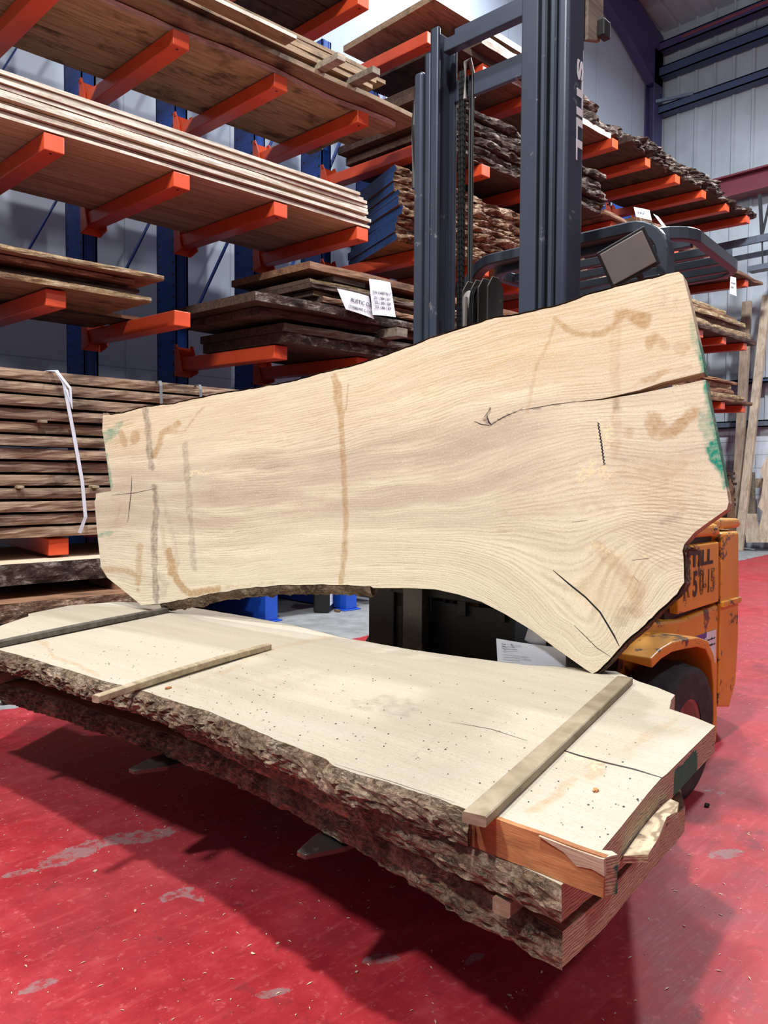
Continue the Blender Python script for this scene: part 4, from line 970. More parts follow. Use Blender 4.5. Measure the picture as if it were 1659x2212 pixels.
# orange-brown freshly cut part of the near edge, and the torn splinter on the end
def cutface():
    b = MB(); q = [(1018, 1748), (1049, 1760), (1110, 1782), (1175, 1804), (1243, 1830), (1290, 1846), (1308, 1852)]
    P = []
    for x, y in q:
        w = atz(x, y, ZT)-S2O; P.append(Vector((w.dot(UX), w.dot(VX))))
    n = len(P)
    d = (P[-1]-P[0]).normalized(); nn = Vector((-d.y, d.x))
    if nn.y > 0 and False: nn = -nn
    c = sum(P, Vector((0, 0)))/n
    if nn.dot(Vector((0, 0))-c-Vector((5, 0))*0+Vector((0, .0))) > 0: pass
    # outward is towards the aisle (-X world)
    wdir = UX*nn.x+VX*nn.y
    if wdir.x > 0: nn = -nn
    for i, p in enumerate(P):
        for z_, o_ in ((.0005, .002), (-.064, .006)):
            cut = .022*max(0, (i-3))/3 if z_ > -.01 else 0
            q2 = p+nn*(o_); b.v.append((q2.x, q2.y, z_-cut*.0))
        q3 = p-nn*.01; b.v.append((q3.x, q3.y, -.064)); b.v.append((q3.x, q3.y, .0005))
    for i in range(n-1):
        a = i*4; e = a+4
        for k in range(4): b.face([a+k, a+(k+1) % 4, e+(k+1) % 4, e+k])
    b.face([0, 1, 2, 3]); b.face([(n-1)*4+k for k in (3, 2, 1, 0)])
    o = b.build('fresh_cut_edge', 'cut_face', S2); o['label'] = 'freshly sawn orange-brown edge'
cutface()
def torn():
    a, c = atz(1018, 1748, ZT), atz(1308, 1852, ZT); d = (c-a).normalized(); nn = Vector((0, 0, 1)).cross(d)
    if nn.x > 0: nn = -nn
    b = MB(); q = [(1168, 1803), (1243, 1831), (1300, 1851), (1309, 1853), (1310, 1890), (1282, 1874), (1250, 1868), (1222, 1838), (1190, 1818)]
    for off in (.007, .0):
        for x, y in q:
            P = onplane(x, y, a, nn)+nn*off-S2O; P.z = min(P.z, .0004); b.v.append((P.dot(UX), P.dot(VX), P.z))
    n = len(q); b.face(list(range(n))); b.face(list(range(n, 2*n))[::-1])
    for i in range(n): b.face([i, (i+1) % n, n+(i+1) % n, n+i])
    o = b.build('torn_edge', 'pine', S2); o['label'] = 'pale torn splinters at the chipped corner'
torn()
def splinter():
    b = MB(); A = atz(1352, 1850, .47)-S2O; 
    pts = [(1345, 1838), (1400, 1838), (1424, 1800), (1440, 1760), (1463, 1745), (1466, 1728), (1448, 1716), (1425, 1735), (1385, 1780)]
    tops = []
    for x, y in pts:
        w = atz(x, y, .478)-S2O; tops.append((w.dot(UX), w.dot(VX)))
    n = len(tops)
    for z_ in (-.050, -.064):
        for u, v in tops: b.v.append((u+.002*fbm(u*60, v*60, z_*30), v, z_+.006*fbm(u*30, v*30, 4)))
    b.face(list(range(n))); b.face(list(range(n, 2*n))[::-1])
    for i in range(n): b.face([i, (i+1) % n, n+(i+1) % n, n+i])
    o = b.build('torn_splinter', 'end_grain', S2); o['label'] = 'torn splintered ledge on the end grain'
splinter()
def flat(px, py, co):
    return dict(ring=co[:, 1]*1.1)
O3 = atz(1210, 1915, .455)
OUT3 = [(-30, 1395, 'b'), (100, 1430, 'b'), (250, 1475, 'b'), (360, 1515, 'b'), (430, 1551, 'b'), (500, 1585, 'b'), (560, 1612, 'b'), (643, 1652, 'b'), (755, 1705, 'b'), (824, 1742, 'b'), (893, 1770, 'b'), (956, 1798, 'b'), (1016, 1823, 'b'), (1069, 1846, 'b'), (1140, 1878, 'b'), (1212, 1912, 'w'), (1290, 1850, 'w'), (1440, 1720, 'w'), (1440, 1560, 'w'), (1300, 1480, 'w'), (900, 1430, 'w'), (500, 1360, 'w'), (100, 1370, 'w')]
S3 = big_slab('waney_slab', O3, UX, VX, ZA, OUT3, .064, .05, flat, ['ash_top', 'end_grain', 'bark'], step=.012, wane=.006, bamp=.012, moss=mossf)
tag(S3, 'bark-edged slab in the middle of the three lying on the forks', 'slab')
O4 = atz(1215, 2013, .358)
OUT4 = [(-60, 1455, 'b'), (5, 1475, 'b'), (76, 1494, 'b'), (152, 1515, 'b'), (200, 1533, 'b'), (301, 1563, 'b'), (390, 1594, 'b'), (428, 1609, 'b'), (478, 1627, 'b'), (544, 1657, 'b'), (580, 1673, 'b'), (643, 1705, 'b'), (727, 1749, 'b'), (768, 1768, 'b'), (846, 1812, 'b'), (893, 1840, 'b'), (987, 1893, 'b'), (1055, 1928, 'b'), (1109, 1954, 'b'), (1171, 1988, 'b'), (1215, 2013, 'w'), (1260, 1975, 'w'), (1303, 1936, 'w'), (1480, 1740, 'w'), (1430, 1560, 'w'), (1300, 1500, 'w'), (900, 1450, 'w'), (500, 1390, 'w'), (100, 1400, 'w')]
S4 = big_slab('waney_slab', O4, UX, VX, ZA, OUT4, .062, .05, flat, ['brown_plank', 'end_grain', 'bark'], step=.012, wane=.012, bamp=.014, moss=mossf)
tag(S4, 'bark-edged slab lying lowest, directly on the fork blades', 'slab')
# sticks laid across and between the slabs
def stick(px0, px1, z, w, h, mat, label, sag=0, n=10, taper=0):
    a = atz(px0[0], px0[1], z); c = atz(px1[0], px1[1], z)
    b = MB(); pts = []
    for i in range(n+1):
        f = i/n; q = a.lerp(c, f); q.z = z-h/2+sag*math.sin(math.pi*f)+.0008; pts.append(q-a)
    b.tube(pts, 0, w=w, h=h)
    o = b.build('spacer_stick', mat); o.location = a; return tag(o, label, 'spacer stick', None)
stick((1024, 1759), (1350, 1462), ZT+.020, .046, .020, 'stick_grey', 'flat grey stick across the top slab, nearest its right end')
stick((206, 1503), (580, 1391), ZT+.020, .026, .020, 'sticker_wood', 'rough light brown stick across the top slab between the other two', sag=.006)
stick((-75, 1400), (360, 1313), ZT+.022, .030, .022, 'sticker_dark', 'dark grey stick under the left foot of the standing slab', sag=.004)
for k, (p, q) in enumerate([((1083, 1942), (1215, 1840)), ((-20, 1462), (80, 1440))]):
    stick(p, q, .3905, .036, .031, 'sticker_wood', ['small square stick end poking out between the lower slabs at right', 'stick end between the lower slabs at the far left'][k])
stick((700, 1690), (900, 1600), .3900, .036, .031, 'sticker_wood', 'hidden stick in the dark gap between the lower slabs')

# ------------------------------------------------------------------ forklift truck
fk = empty('forklift_truck', (2.35, 1.88, 0), math.radians(3)); tag(fk, 'orange electric forklift truck with grey mast, carrying the slabs on its forks', 'forklift')
_th = math.radians(3)
def F(P):   # world -> truck axes (x back, y left)
    vx, vy = P[0]-2.35, P[1]-1.88; return Vector((vx*math.cos(_th)+vy*math.sin(_th), -vx*math.sin(_th)+vy*math.cos(_th), P[2]))
_nx = Vector((math.cos(_th), math.sin(_th), 0)); _ny = Vector((-math.sin(_th), math.cos(_th), 0)); _O = Vector((2.35, 1.88, 0))
def fx(x, y, a): return F(onplane(x, y, _O+_nx*a, _nx))
def fy(x, y, a): return F(onplane(x, y, _O+_ny*a, _ny))
# mast: nested channels either side
mast = MB()
def chan(b, s, ya, yb, x0, x1, z0, z1, open_in=True):
    lo, hi = (ya, yb) if s > 0 else (-yb, -ya)
    b.box(x0, x0+.018, lo, hi, z0, z1); b.box(x1-.018, x1, lo, hi, z0, z1)
    wy = (hi-.016, hi) if s > 0 else (lo, lo+.016)
    b.box(x0, x1, wy[0], wy[1], z0, z1)
for s, (o0, o1), (m0, m1), (i0, i1), (c0, c1), zt in ((1, (.338, .385), (.302, .334), (.256, .298), (.22, .25), 0), (-1, (.268, .312), (.236, .264), (.205, .232), (.130, .200), 1)):
    o_ = MB(); lo, hi = (o0, o1) if s > 0 else (-o1, -o0)
    o_.box(.0, .115, lo, hi, .10, 2.74 if s > 0 else 3.4); o_.build('outer_mast_channel', 'mast_steel', fk, bevel=.014, seg=4)
    c_ = MB(); chan(c_, s, m0, m1, .006, .11, .12, 2.80 if s > 0 else 3.3); c_.build('middle_mast_channel', 'mast_steel', fk, bevel=.006)
    c_ = MB(); chan(c_, s, i0, i1, -.004, .12, .14, 2.88 if s > 0 else 3.3); c_.build('inner_mast_channel', 'mast_steel', fk, bevel=.006)
    if s < 0:
        c_ = MB(); c_.box(-.012, .05, -c1, -c0, .16, 3.3); c_.build('carriage_rail', 'mast_steel', fk, bevel=.006)
for k, (z, x, h, d) in enumerate(((2.79, .03, .05, .04), (2.86, .10, .05, .05), (2.62, .10, .085, .02), (.22, .05, .12, .05))):
    MB().box(x, x+d, -.15, .26, z, z+h).build('mast_crossbar', 'mast_steel', fk, bevel=.004)
# chain, hoses and pulley
def chain(x, y, z0, z1, name='lift_chain'):
    b = MB(); z = z0
    while z < z1:
        for dy in (-.011, -.004, .004, .011):
            b.box(x-.008, x+.008, y+dy-.0022, y+dy+.0022, z, z+.030)
        b.lathe([(.0005, -.016), (.005, -.016), (.005, .016), (.0005, .016)], (x, y, z+.003), 'Y', 6)
        z += .022
    return b.build(name, 'black', fk)
chain(.085, .205, .6, 2.70); 
for k, y in enumerate((.178, .166)):
    MB().tube([(.10, y, 2.70), (.10, y, 1.6), (.10, y, .5)], .006, 8).build('hydraulic_hose', 'black', fk)
MB().tube([(.07, .18, 2.60), (.07, .18, 2.74), (.09, .175, 2.76), (.11, .17, 2.70)], .008, 8).build('hydraulic_hose', 'grey_hose', fk)
pu = MB(); pc = (.07, .06, 1.80)
pl_ = MB()
for y in (.145, .105, .072, .028):
    pp = [(-.05, -.16), (.05, -.16), (.05, .05), (.02, .09), (-.02, .09), (-.05, .05)]
    pl_.prism([(.07+a, 1.80+b) for a, b in pp], y-.003, y+.003, 'Y')
phb = pl_.build('pulley_bracket', 'fork_steel', fk, bevel=.001)
w = MB(); w.lathe([(.01, .112), (.058, .112), (.05, .128), (.058, .140), (.01, .140)], (.07, 0, 1.80), 'Y', 24); w.build('hose_pulley', 'grey_hose', fk, smooth=True)
w = MB(); w.lathe([(.01, .078), (.052, .078), (.052, .100), (.01, .100)], (.07, 0, 1.80), 'Y', 24); w.build('chain_pulley', 'black', fk)
b = MB()
for k in range(30):
    a = math.pi*k/20
    if k < 16: x, z = .07-.056*math.cos(a*.9), 1.80+.056*math.sin(a*.9)
    else: x, z = .012, 1.80-.020*(k-15)
    for dy in (.082, .090, .098): b.box(x-.011, x+.011, dy-.002, dy+.002, z-.011, z+.011)
b.build('lift_chain', 'black', fk)
MB().tube([(.012, .126, 1.82), (.012, .126, 1.4), (.012, .12, .9)], .010, 8).build('hydraulic_hose', 'grey_hose', fk)
MB().lathe([(.018, .025), (.018, .031), (.010, .031), (.010, .025)], (.07, 0, 1.76), 'Y', 12).build('pulley_pin', 'fork_steel', fk)
MB().lathe([(.03, .3), (.03, 1.7)], (.08, .06, 0), 'Z', 16, True).build('lift_cylinder', 'black_steel', fk)
MB().tube([(.03, .40, 2.30), (.03, .405, 2.55), (.05, .405, 2.70), (.09, .40, 2.74)], .014, 8).build('hydraulic_hose', 'black_steel', fk)
k_ = fy(1262, 60, -.31); e_ = fy(1298, 115, -.31)
MB().prism([(.12, e_.z), (e_.x-.02, e_.z+.03), (e_.x, e_.z+.10), (e_.x, 3.0), (.12, 3.05)], -.318, -.300, 'Y').build('mast_cover_plate', 'grey_plank', fk, bevel=.004)
MB().box(e_.x-.045, e_.x+.005, -.345, -.318, 2.70, 2.76).build('sensor_box', 'black_steel', fk, bevel=.004)
# stripe lettering down the right upright
st = text('maker_lettering', 'STILL', 'white_paint', fk, (.062, -.3135, 2.58), (math.pi/2, math.pi/2, 0), .055, bold=.0022, sx=2.7)
# carriage, forks
cg = MB(); cg.box(-.045, -.012, -.46, .46, .30, .42); cg.box(-.045, -.012, -.46, .46, .66, .74)
ya_, yb_ = fx(798, 1340, -.04).y, fx(852, 1340, -.04).y
cg.box(-.045, -.012, yb_, ya_, .22, .80); cg.box(-.03, .0, .40, ya_, .30, .74)
cg.build('fork_carriage', 'black_steel', fk, bevel=.004)
bp = MB(); bp.box(-.010, .0, -.46, .46, .30, .64); bp.build('carriage_plate', 'black', fk)
for y in (-.42, -.25, -.08, .10, .27, .42): MB().box(-.03, .0, y-.02, y+.02, .6, .95).build('load_guard_bar', 'black_steel', fk, bevel=.003)
MB().box(-.03, .0, -.46, .46, .93, .965).build('load_guard_rail', 'black_steel', fk, bevel=.003)
for s, yc in ((1, .30), (-1, -.435)):
    b = MB(); N_ = 14; xs = [-.05-1.25*i/N_ for i in range(N_+1)]
    for i, x in enumerate(xs):
        f = i/N_; wd2 = .055 if f < .86 else .055*math.sqrt(max(.02, 1-((f-.86)/.145)**2)); th = .038-.026*f
        for dy, z_ in ((-wd2, .292-th), (wd2, .292-th), (wd2, .292), (-wd2, .292)): b.v.append((x, yc+dy, z_))
    for i in range(N_):
        for k in range(4): b.face([i*4+k, i*4+(k+1) % 4, i*4+4+(k+1) % 4, i*4+4+k])
    b.face([0, 3, 2, 1]); b.face([N_*4+k for k in range(4)])
    b.box(-.085, -.045, yc-.05, yc+.05, .254, .72)
    b.build('fork', 'fork_steel', fk, bevel=.002)
# body
def bodypart(name, poly, y0, y1, mat='still_orange', bev=.012, par=None):
    return MB().prism(poly, y0, y1, 'Y').build(name, mat, par or fk, bevel=bev, seg=3)
BY = .50
bd = bodypart('chassis', [(.16, .16), (.95, .14), (.95, .55), (.60, .55), (.30, .62), (.16, .62)], -.46, .46, 'still_orange')
bodypart('lower_side_panel', [(.52, .20), (.975, .16), (.965, .60), (.60, .585), (.40, .60), (.24, .62), (.24, .52), (.52, .50)], -BY, -.44)
bodypart('lower_side_panel', [(.52, .20), (.975, .16), (.965, .60), (.60, .585), (.40, .60), (.24, .62), (.24, .52), (.52, .50)], .44, BY)
pn = bodypart('battery_door', [(.545, .61), (.955, .615), (.945, .868), (.52, .868)], -BY-.004, -.44, bev=.006)
bodypart('battery_door', [(.545, .61), (.955, .615), (.945, .868), (.52, .868)], .44, BY+.004, bev=.006)
bodypart('battery_box', [(.50, .55), (.96, .56), (.95, .90), (.48, .90)], -.47, .47, 'black', .004)
hd = bodypart('hood', [(.44, .900), (.97, .892), (.97, .925), (.94, .945), (.44, .955)], -BY, BY, bev=.016)
# counterweight
cw = MB(); prof = [(.985, .16), (1.28, .13), (1.42, .22), (1.47, .42), (1.45, .60), (1.47, .63), (1.45, .68), (1.41, .90), (.985, .905)]
def cwp(y):
    f = abs(y)/BY; k = max(0, (f-.55)/.45)
    return [(x-(x-.985)*.55*k**2.2, z) for x, z in prof]
ys_ = [-BY, -BY*.93, -BY*.8, -BY*.6, -.1, .1, BY*.6, BY*.8, BY*.93, BY]; base = 0; n_ = len(prof)
for y in ys_:
    for x, z in cwp(y): cw.v.append((x, y, z))
for i in range(len(ys_)-1):
    for k in range(n_):
        a = i*n_+k; b_ = i*n_+(k+1) % n_; cw.face([a, b_, b_+n_, a+n_])
cw.face(list(range(n_))); cw.face([(len(ys_)-1)*n_+k for k in range(n_)][::-1])
cwo = cw.build('counterweight', 'still_orange', fk, bevel=.010, seg=2)
bodypart('rear_cap', [(.985, .915), (1.30, .912), (1.32, .935), (1.28, .955), (.985, .958)], -BY*.93, BY*.93, bev=.014)
bodypart('counterweight_ridge', [(.99, .585), (1.20, .585), (1.21, .60), (1.20, .612), (.99, .612)], -BY-.012, -.42, 'still_orange', .005)
# front mudguards over the drive wheels
for s in (-1, 1):
    b = MB(); arc = [(-.02, .555), (.05, .575), (.14, .585), (.24, .580), (.36, .570), (.45, .545), (.515, .48), (.545, .38), (.555, .26), (.55, .15)] if s < 0 else [(.24, .580), (.36, .570), (.45, .545), (.515, .48), (.545, .38), (.555, .26), (.55, .15)]
    th = .035
    for i, (x, z) in enumerate(arc):
        d = Vector((arc[min(i+1, len(arc)-1)][0]-arc[max(i-1, 0)][0], arc[min(i+1, len(arc)-1)][1]-arc[max(i-1, 0)][1])).normalized()
        nx_, nz_ = d.y, -d.x
        for (ox, y) in ((0, .44), (0, .655), (th, .655), (th*.3, .44)):
            b.v.append((x+nx_*ox, s*y, z+nz_*ox))
    for i in range(len(arc)-1):
        for k in range(4): b.face([i*4+k, i*4+(k+1) % 4, i*4+4+(k+1) % 4, i*4+4+k])
    b.face([0, 1, 2, 3]); b.face([(len(arc)-1)*4+k for k in (3, 2, 1, 0)])
    b.build('mudguard', 'still_orange', fk, bevel=.008, seg=2)
    MB().box(.0, .5, *((.40, .45) if s > 0 else (-.45, -.40)), .15, .56).build('wheel_arch', 'black', fk)
bodypart('front_cowl', [(.12, .55), (.44, .60), (.44, .70), (.30, .98), (.16, 1.0)], -.40, .40, 'still_orange')
bodypart('floor_plate', [(.14, .30), (.50, .30), (.50, .34), (.14, .34)], -.45, .45, 'black', .002)
bodypart('seat', [(.62, .96), (1.0, .96), (1.10, 1.36), (1.02, 1.38), (.94, 1.06), (.62, 1.06)], -.22, .22, 'dark_cloth', .03)
MB().tube([(.30, 0, .95), (.42, 0, 1.12)], .02, 10).build('steering_column', 'black', fk)
MB().tube([(.42+.15*math.cos(a)*.4, .15*math.sin(a), 1.13+.15*math.cos(a)*.9) for a in [k*math.pi/12 for k in range(24)]], .012, 8, closed=True).build('steering_wheel', 'black', fk)
# wheels
def wheel(s, x, name='drive_wheel', R_=.24, yo=.65, wdt=.17):
    e = empty(name); e.parent = fk; e.location = (x, s*yo, R_+.002)
    b = MB(); n = 72; prof = [(.115, 0), (.135, -.006*0), (.20, .008), (.228, .0), (R_-.004, -.022), (R_, -.06), (R_, -wdt+.05), (R_-.006, -wdt+.02), (.20, -wdt), (.115, -wdt)]
    for i, (r, t_) in enumerate(prof):
        for k in range(n):
            a = 2*math.pi*k/n; rr = r
            if i in (4, 5): 
                nz = fbm(math.cos(a)*5+s, math.sin(a)*5, t_*20, 4); rr = r-max(0, nz)*.020-(.006 if k % 6 == 0 else 0)
            elif i in (6, 7): rr = r-max(0, fbm(math.cos(a)*5, math.sin(a)*5+3, t_*20, 4))*.012
            b.v.append((rr*math.cos(a), s*t_, rr*math.sin(a)))
    for i in range(len(prof)-1):
        for k in range(n): b.face([i*n+k, i*n+(k+1) % n, (i+1)*n+(k+1) % n, (i+1)*n+k])
    ty = b.build('tyre', 'rubber', e); ty.data.shade_smooth() if hasattr(ty.data, 'shade_smooth') else None
    r = MB(); r.lathe([(.118, s*-.004), (.108, s*-.012), (.098, s*-.05), (.06, s*-.055), (.05, s*-.03), (.0005, s*-.03)], (0, 0, 0), 'Y', 32); rm_ = r.build('rim', 'rim_paint', e)
    bt = MB()
    for k in range(5):
        a = 2*math.pi*k/5; bt.lathe([(.0005, s*-.038), (.010, s*-.038), (.010, s*-.055)], (.08*math.cos(a), 0, .08*math.sin(a)), 'Y', 6)
    bt.build('wheel_nut', 'fork_steel', rm_)
    return e
wheel(-1, .30); wheel(1, .27, yo=.74)
for s in (-1, 1): wheel(s, 1.05, 'steer_wheel', .19, .12, .12).scale = (.8, .8, .8)
for o in bpy.data.objects:
    if o.name.startswith('steer_wheel'): o.location.z = .155
# lettering and sticker on the right side
t1 = text('maker_lettering', 'STILL', 'letter_black', pn, (.592, -BY-.0055, .786), (math.pi/2, 0, 0), .082, bold=.0035, sx=1.5)
t2 = text('model_lettering', 'R', 'letter_black', pn, (.585, -BY-.0055, .668), (math.pi/2, 0, 0), .138, outline=True, sx=.68)
t3 = text('model_lettering', '5', 'letter_black', pn, (.675, -BY-.0055, .668), (math.pi/2, 0, 0), .138, bold=.004, sx=.68)
t4 = text('model_lettering', '0-15', 'letter_black', pn, (.740, -BY-.0055, .668), (math.pi/2, 0, 0), .138, outline=True, sx=.64)
lsp = [o for o in bpy.data.objects if o.name == 'lower_side_panel'][0]
skb = MB().prism([(.66, .36), (.935, .36), (.935, .50), (.70, .50)], -BY-.0025, -BY-.0012, 'Y').build('dealer_sticker', 'blue_sticker', lsp); skb['label'] = 'blue and white dealer sticker'
MB().box(.835, .935, -BY-.0035, -BY-.0026, .36, .50).build('white_panel', 'paper', lsp)
for k, s_ in enumerate(('www.stillfl.co.uk', 'info@stillft.co.uk', 'tel 01 57000')):
    text('sticker_print', s_, 'ink', lsp, (.84, -BY-.0042, (.465, .440, .395)[k]), (math.pi/2, 0, 0), .0125)
b = MB()
for k in range(3): b.prism([(.73+.035*k, .43), (.745+.035*k, .43), (.765+.035*k, .48), (.75+.035*k, .48)], -BY-.0034, -BY-.0026, 'Y')
b.build('sticker_stripe', 'strap_white', lsp)
for (x, z) in ((.90, .925), (.92, .925)): MB().lathe([(.0005, 0), (.006, 0), (.006, .004)], (x, -BY-.003, z), 'Y', 8).build('hood_screw', 'fork_steel', hd)
# overhead guard
gw, gh = .045, .070
def arcpts(c, r0, a0, a1, n, mk):
    return [mk(c[0]+r0*math.cos(a0+(a1-a0)*i/n), c[1]+r0*math.sin(a0+(a1-a0)*i/n)) for i in range(n+1)]
GZ = 2.055; gx = .37; gyR, gyL = -.505, .38
def yz(y, z): return (gx, y, z)
pts = [(gx, gyR, .70), (gx, gyR, 1.5)]+arcpts((gyR+.13, GZ-.13), .13, math.pi, math.pi/2, 8, lambda y, z: (gx, y, z))+arcpts((gyL-.13, GZ-.13), .13, math.pi/2, 0, 8, lambda y, z: (gx, y, z))+[(gx, gyL, 1.5), (gx, gyL, .70)]
MB().tube(pts, 0, w=.045, h=.06, up=(1, 0, 0)).build('guard_front_frame', 'guard_steel', fk)
gl_x0, gl_x1 = .42, 1.17; zz = 2.03
lp = []
for (cx, cy, a0) in ((gl_x0+.12, gyR+.08, 180), (gl_x1-.16, gyR+.12, 270), (gl_x1-.16, gyL-.20, 0), (gl_x0+.12, gyL-.18, 90)):
    rr = .12
    for i in range(7):
        a = math.radians(a0+90*i/6); lp.append((cx+rr*math.cos(a), cy+rr*math.sin(a), zz))
MB().tube(lp, 0, closed=True, w=.035, h=.048).build('guard_roof_frame', 'guard_steel', fk)
for x in (.60, .76, .92, 1.06):
    MB().bar((x, gyR+.0, zz), (x, gyL-.09, zz), .03, .035).build('guard_bar', 'guard_steel', fk, bevel=.004)
for s in (-.05, .25):
    MB().tube([(1.10, s, zz), (1.16, s, 1.85), (1.18, s, .95)], 0, w=.05, h=.06, up=(0, 1, 0)).build('guard_rear_post', 'guard_steel', fk)
# work lamp on the right front post
def lamp():
    e = empty('work_lamp'); e.parent = fk
    P = fx(1360, 558, .20); e.location = P
    # face looks forward (-x) and down a little, rolled
    e.rotation_euler = (math.radians(-22), math.radians(-12), math.radians(12))
    b = MB(); b.hexa([(-.02, -.085, -.065), (-.02, .085, -.065), (-.02, .085, .065), (-.02, -.085, .065), (.07, -.055, -.045), (.07, .055, -.045), (.07, .055, .045), (.07, -.055, .045)])
    b.build('lamp_housing', 'black', e, bevel=.010, seg=3)
    MB().box(-.026, -.019, -.090, .090, -.070, .070).build('lamp_rim', 'black', e, bevel=.004)
    MB().box(-.030, -.024, -.080, .080, -.060, .060).build('lamp_lens', 'lamp_glass', e, bevel=.003)
    MB().tube([(.03, 0, -.06), (.05, 0, -.10), (.10, -.04, -.13)], .012, 8).build('lamp_bracket', 'guard_steel', e)
lamp()
MB().box(gx-.05, gx+.03, gyR, gyR+.16, 1.80, 1.86).build('lamp_shelf', 'guard_steel', fk, bevel=.004)
# papers hanging on the carriage
def fpaper(pts, Xl, lines_, label, sz):
    C_ = []
    for x, y in pts:
        q = fx(x, y, Xl); C_.append(Vector((2.35+q.x*math.cos(_th)-q.y*math.sin(_th), 1.88+q.x*math.sin(_th)+q.y*math.cos(_th), q.z)))
    return note('paper_sheet', C_, lines_, label, sz, .012)
fpaper([(1143, 1350), (1182, 1372), (1178, 1400), (1133, 1382)], -.135, [], 'small blank paper slip above the printed letter in front of the carriage', .01)
fpaper([(1072, 1379), (1222, 1400), (1222, 1446), (1075, 1438)], -.15, [('From:  ------@--------------', .12, .17, 1), ('Sent:  -- ------- ----', .12, .25, 1), ('To:  --------------------', .12, .33, 1), ('-----', .12, .45, 1), ('------- ---- ----- -------- --- ------- ----', .12, .56, 1), ('---- -------- ------ ---- ---- --- ------- -----', .12, .65, 1), ('------ ---- ------- --- ------', .12, .74, 1), ('---- -- ------- -', .12, .85, 1)], 'printed letter sheet standing behind the top slab in front of the carriage', .0075)

# ------------------------------------------------------------------ things by the far wall
def pole(pa, pb, w, d, mat, label, X0, X1):
    a = atx(pa[0], pa[1], X0); c = atx(pb[0], pb[1], X1)
    c.z = .0
    b = MB(); b.bar((0, 0, 0), c-a, w, d, (1, 0, 0)); o = b.build('leaning_timber', mat); o.location = a; return tag(o, label, 'timber')
pole((1614, 652), (1588, 1176), .14, .08, 'pole_wood', 'brown waney timber leaning on the far wall, left of two tall ones', 13.75, 13.3)
pole((1657, 638), (1596, 1178), .13, .06, 'pale_slab', 'long pale timber leaning at an angle on the far wall, right of two', 13.7, 13.1)
def lean_slab(outl, X, mat, label, th=.05, lean=.10):
    P = [atx(x, y, X) for x, y in outl]; zmin = min(p.z for p in P)
    c = sum(P, Vector((0, 0, 0)))/len(P); b = MB(); n = len(P)
    for d in (0, th):
        for p in P: b.v.append((d+(p.z-max(zmin, 0))*lean, p.y-c.y, max(p.z, .0)))
    b.face(list(range(n))); b.face(list(range(n, 2*n))[::-1])
    for i in range(n): b.face([i, (i+1) % n, n+(i+1) % n, n+i])
    o = b.build('leaning_slab', mat); o.location = (X, c.y, 0); return tag(o, label, 'slab')
lean_slab([(1700, 925), (1655, 940), (1650, 985), (1636, 1015), (1643, 1035), (1640, 1075), (1634, 1095), (1645, 1105), (1632, 1172), (1700, 1172)], 13.3, 'pale_slab', 'pale curvy slab leaning on the far wall at the right edge of view')
lean_slab([(1603, 1110), (1630, 1110), (1640, 1172), (1612, 1172)], 13.15, 'pale_slab', 'short pale offcut leaning beside the blue crate by far wall')
lean_slab([(1605, 1018), (1625, 1020), (1630, 1112), (1604, 1112)], 13.5, 'grey_plank', 'grey board standing behind the two tall leaning timbers')
lean_slab([(1560, 1010), (1576, 1050), (1588, 1172), (1560, 1172)], 12.9, 'brown_plank', 'dark brown slab leaning behind the forklift hood by far wall')
q = atz(1592, 1178, 0); b = MB(); b.box(-.12, .12, -.16, .16, 0, .36); b.box(-.13, .13, -.17, .17, .34, .37)
o = b.build('blue_crate', 'blue_steel', bevel=.01); o.location = (q.x-.6, q.y-.1, 0); tag(o, 'blue crate on the floor just right of the forklift rear', 'crate')
q = atx(1567, 1040, 13.2)
for k in range(7):
    o = slab_board('stickered_board', 12.65, 13.25+.05*math.sin(k*2), q.y-.15, q.y+.5, .722+.085*k, .722+.085*k+.045, ('dark_plank', 'dark_plank'), .02, 300+k, tilt=False)
    tag(o, 'dark stickered board in the small far stack, %s' % nth(6-k, 7), 'board', 'boards in the small far stack')
o = MB().box(-.28, .28, -.15, .5, 0, .72).build('dark_trestle', 'black'); o.location = (12.95, q.y, 0); tag(o, 'dark trestle under the small far stack of boards', 'trestle')
# suspended steel channel with hangers
g1 = atx(1440, 560, 12.9); a = aty(1430, 556, 5.6)
ch = empty('suspended_channel', (12.9, 5.0, 3.62)); tag(ch, 'grey galvanised steel channel hung right of the rack end', 'channel')
pa = atx(1400, 578, 12.9); pb_ = atx(1750, 478, 12.9)
z1 = (pa.z+pb_.z)/2
MB().box(-.03, .03, -4.5, 2.2, z1-3.62-.06, z1-3.62+.05).build('channel_beam', 'galv', ch)
MB().box(.20, .24, -4.5, 2.0, z1-3.62-.22, z1-3.62-.14).build('lower_channel', 'galv', ch)
for y in (-.30, .55): 
    MB().box(-.02, .24, y-.02, y+.02, z1-3.62-.25, z1-3.62+.05).build('hanger', 'galv', ch)
hk = MB(); hp = atx(1648, 440, 12.9); hy = hp.y-5.0
hk.bar((0, hy+.05, hp.z-3.62+.15), (0, hy, z1-3.62), .04, .05, (1, 0, 0)); hk.bar((0, hy-.12, hp.z-3.62+.1), (0, hy+.02, z1-3.62-.05), .03, .03, (1, 0, 0))
hk.tube([(0, hy, z1-3.62), (0, hy-.02, z1-3.62-.42)], .012, 6); hk.build('hanging_bracket', 'dark_cloth', ch)
hk = MB(); hk.box(-.1, .1, hy-.22, hy+.18, z1-3.62-.50, z1-3.62-.42); hk.build('hanging_tray', 'galv', ch)

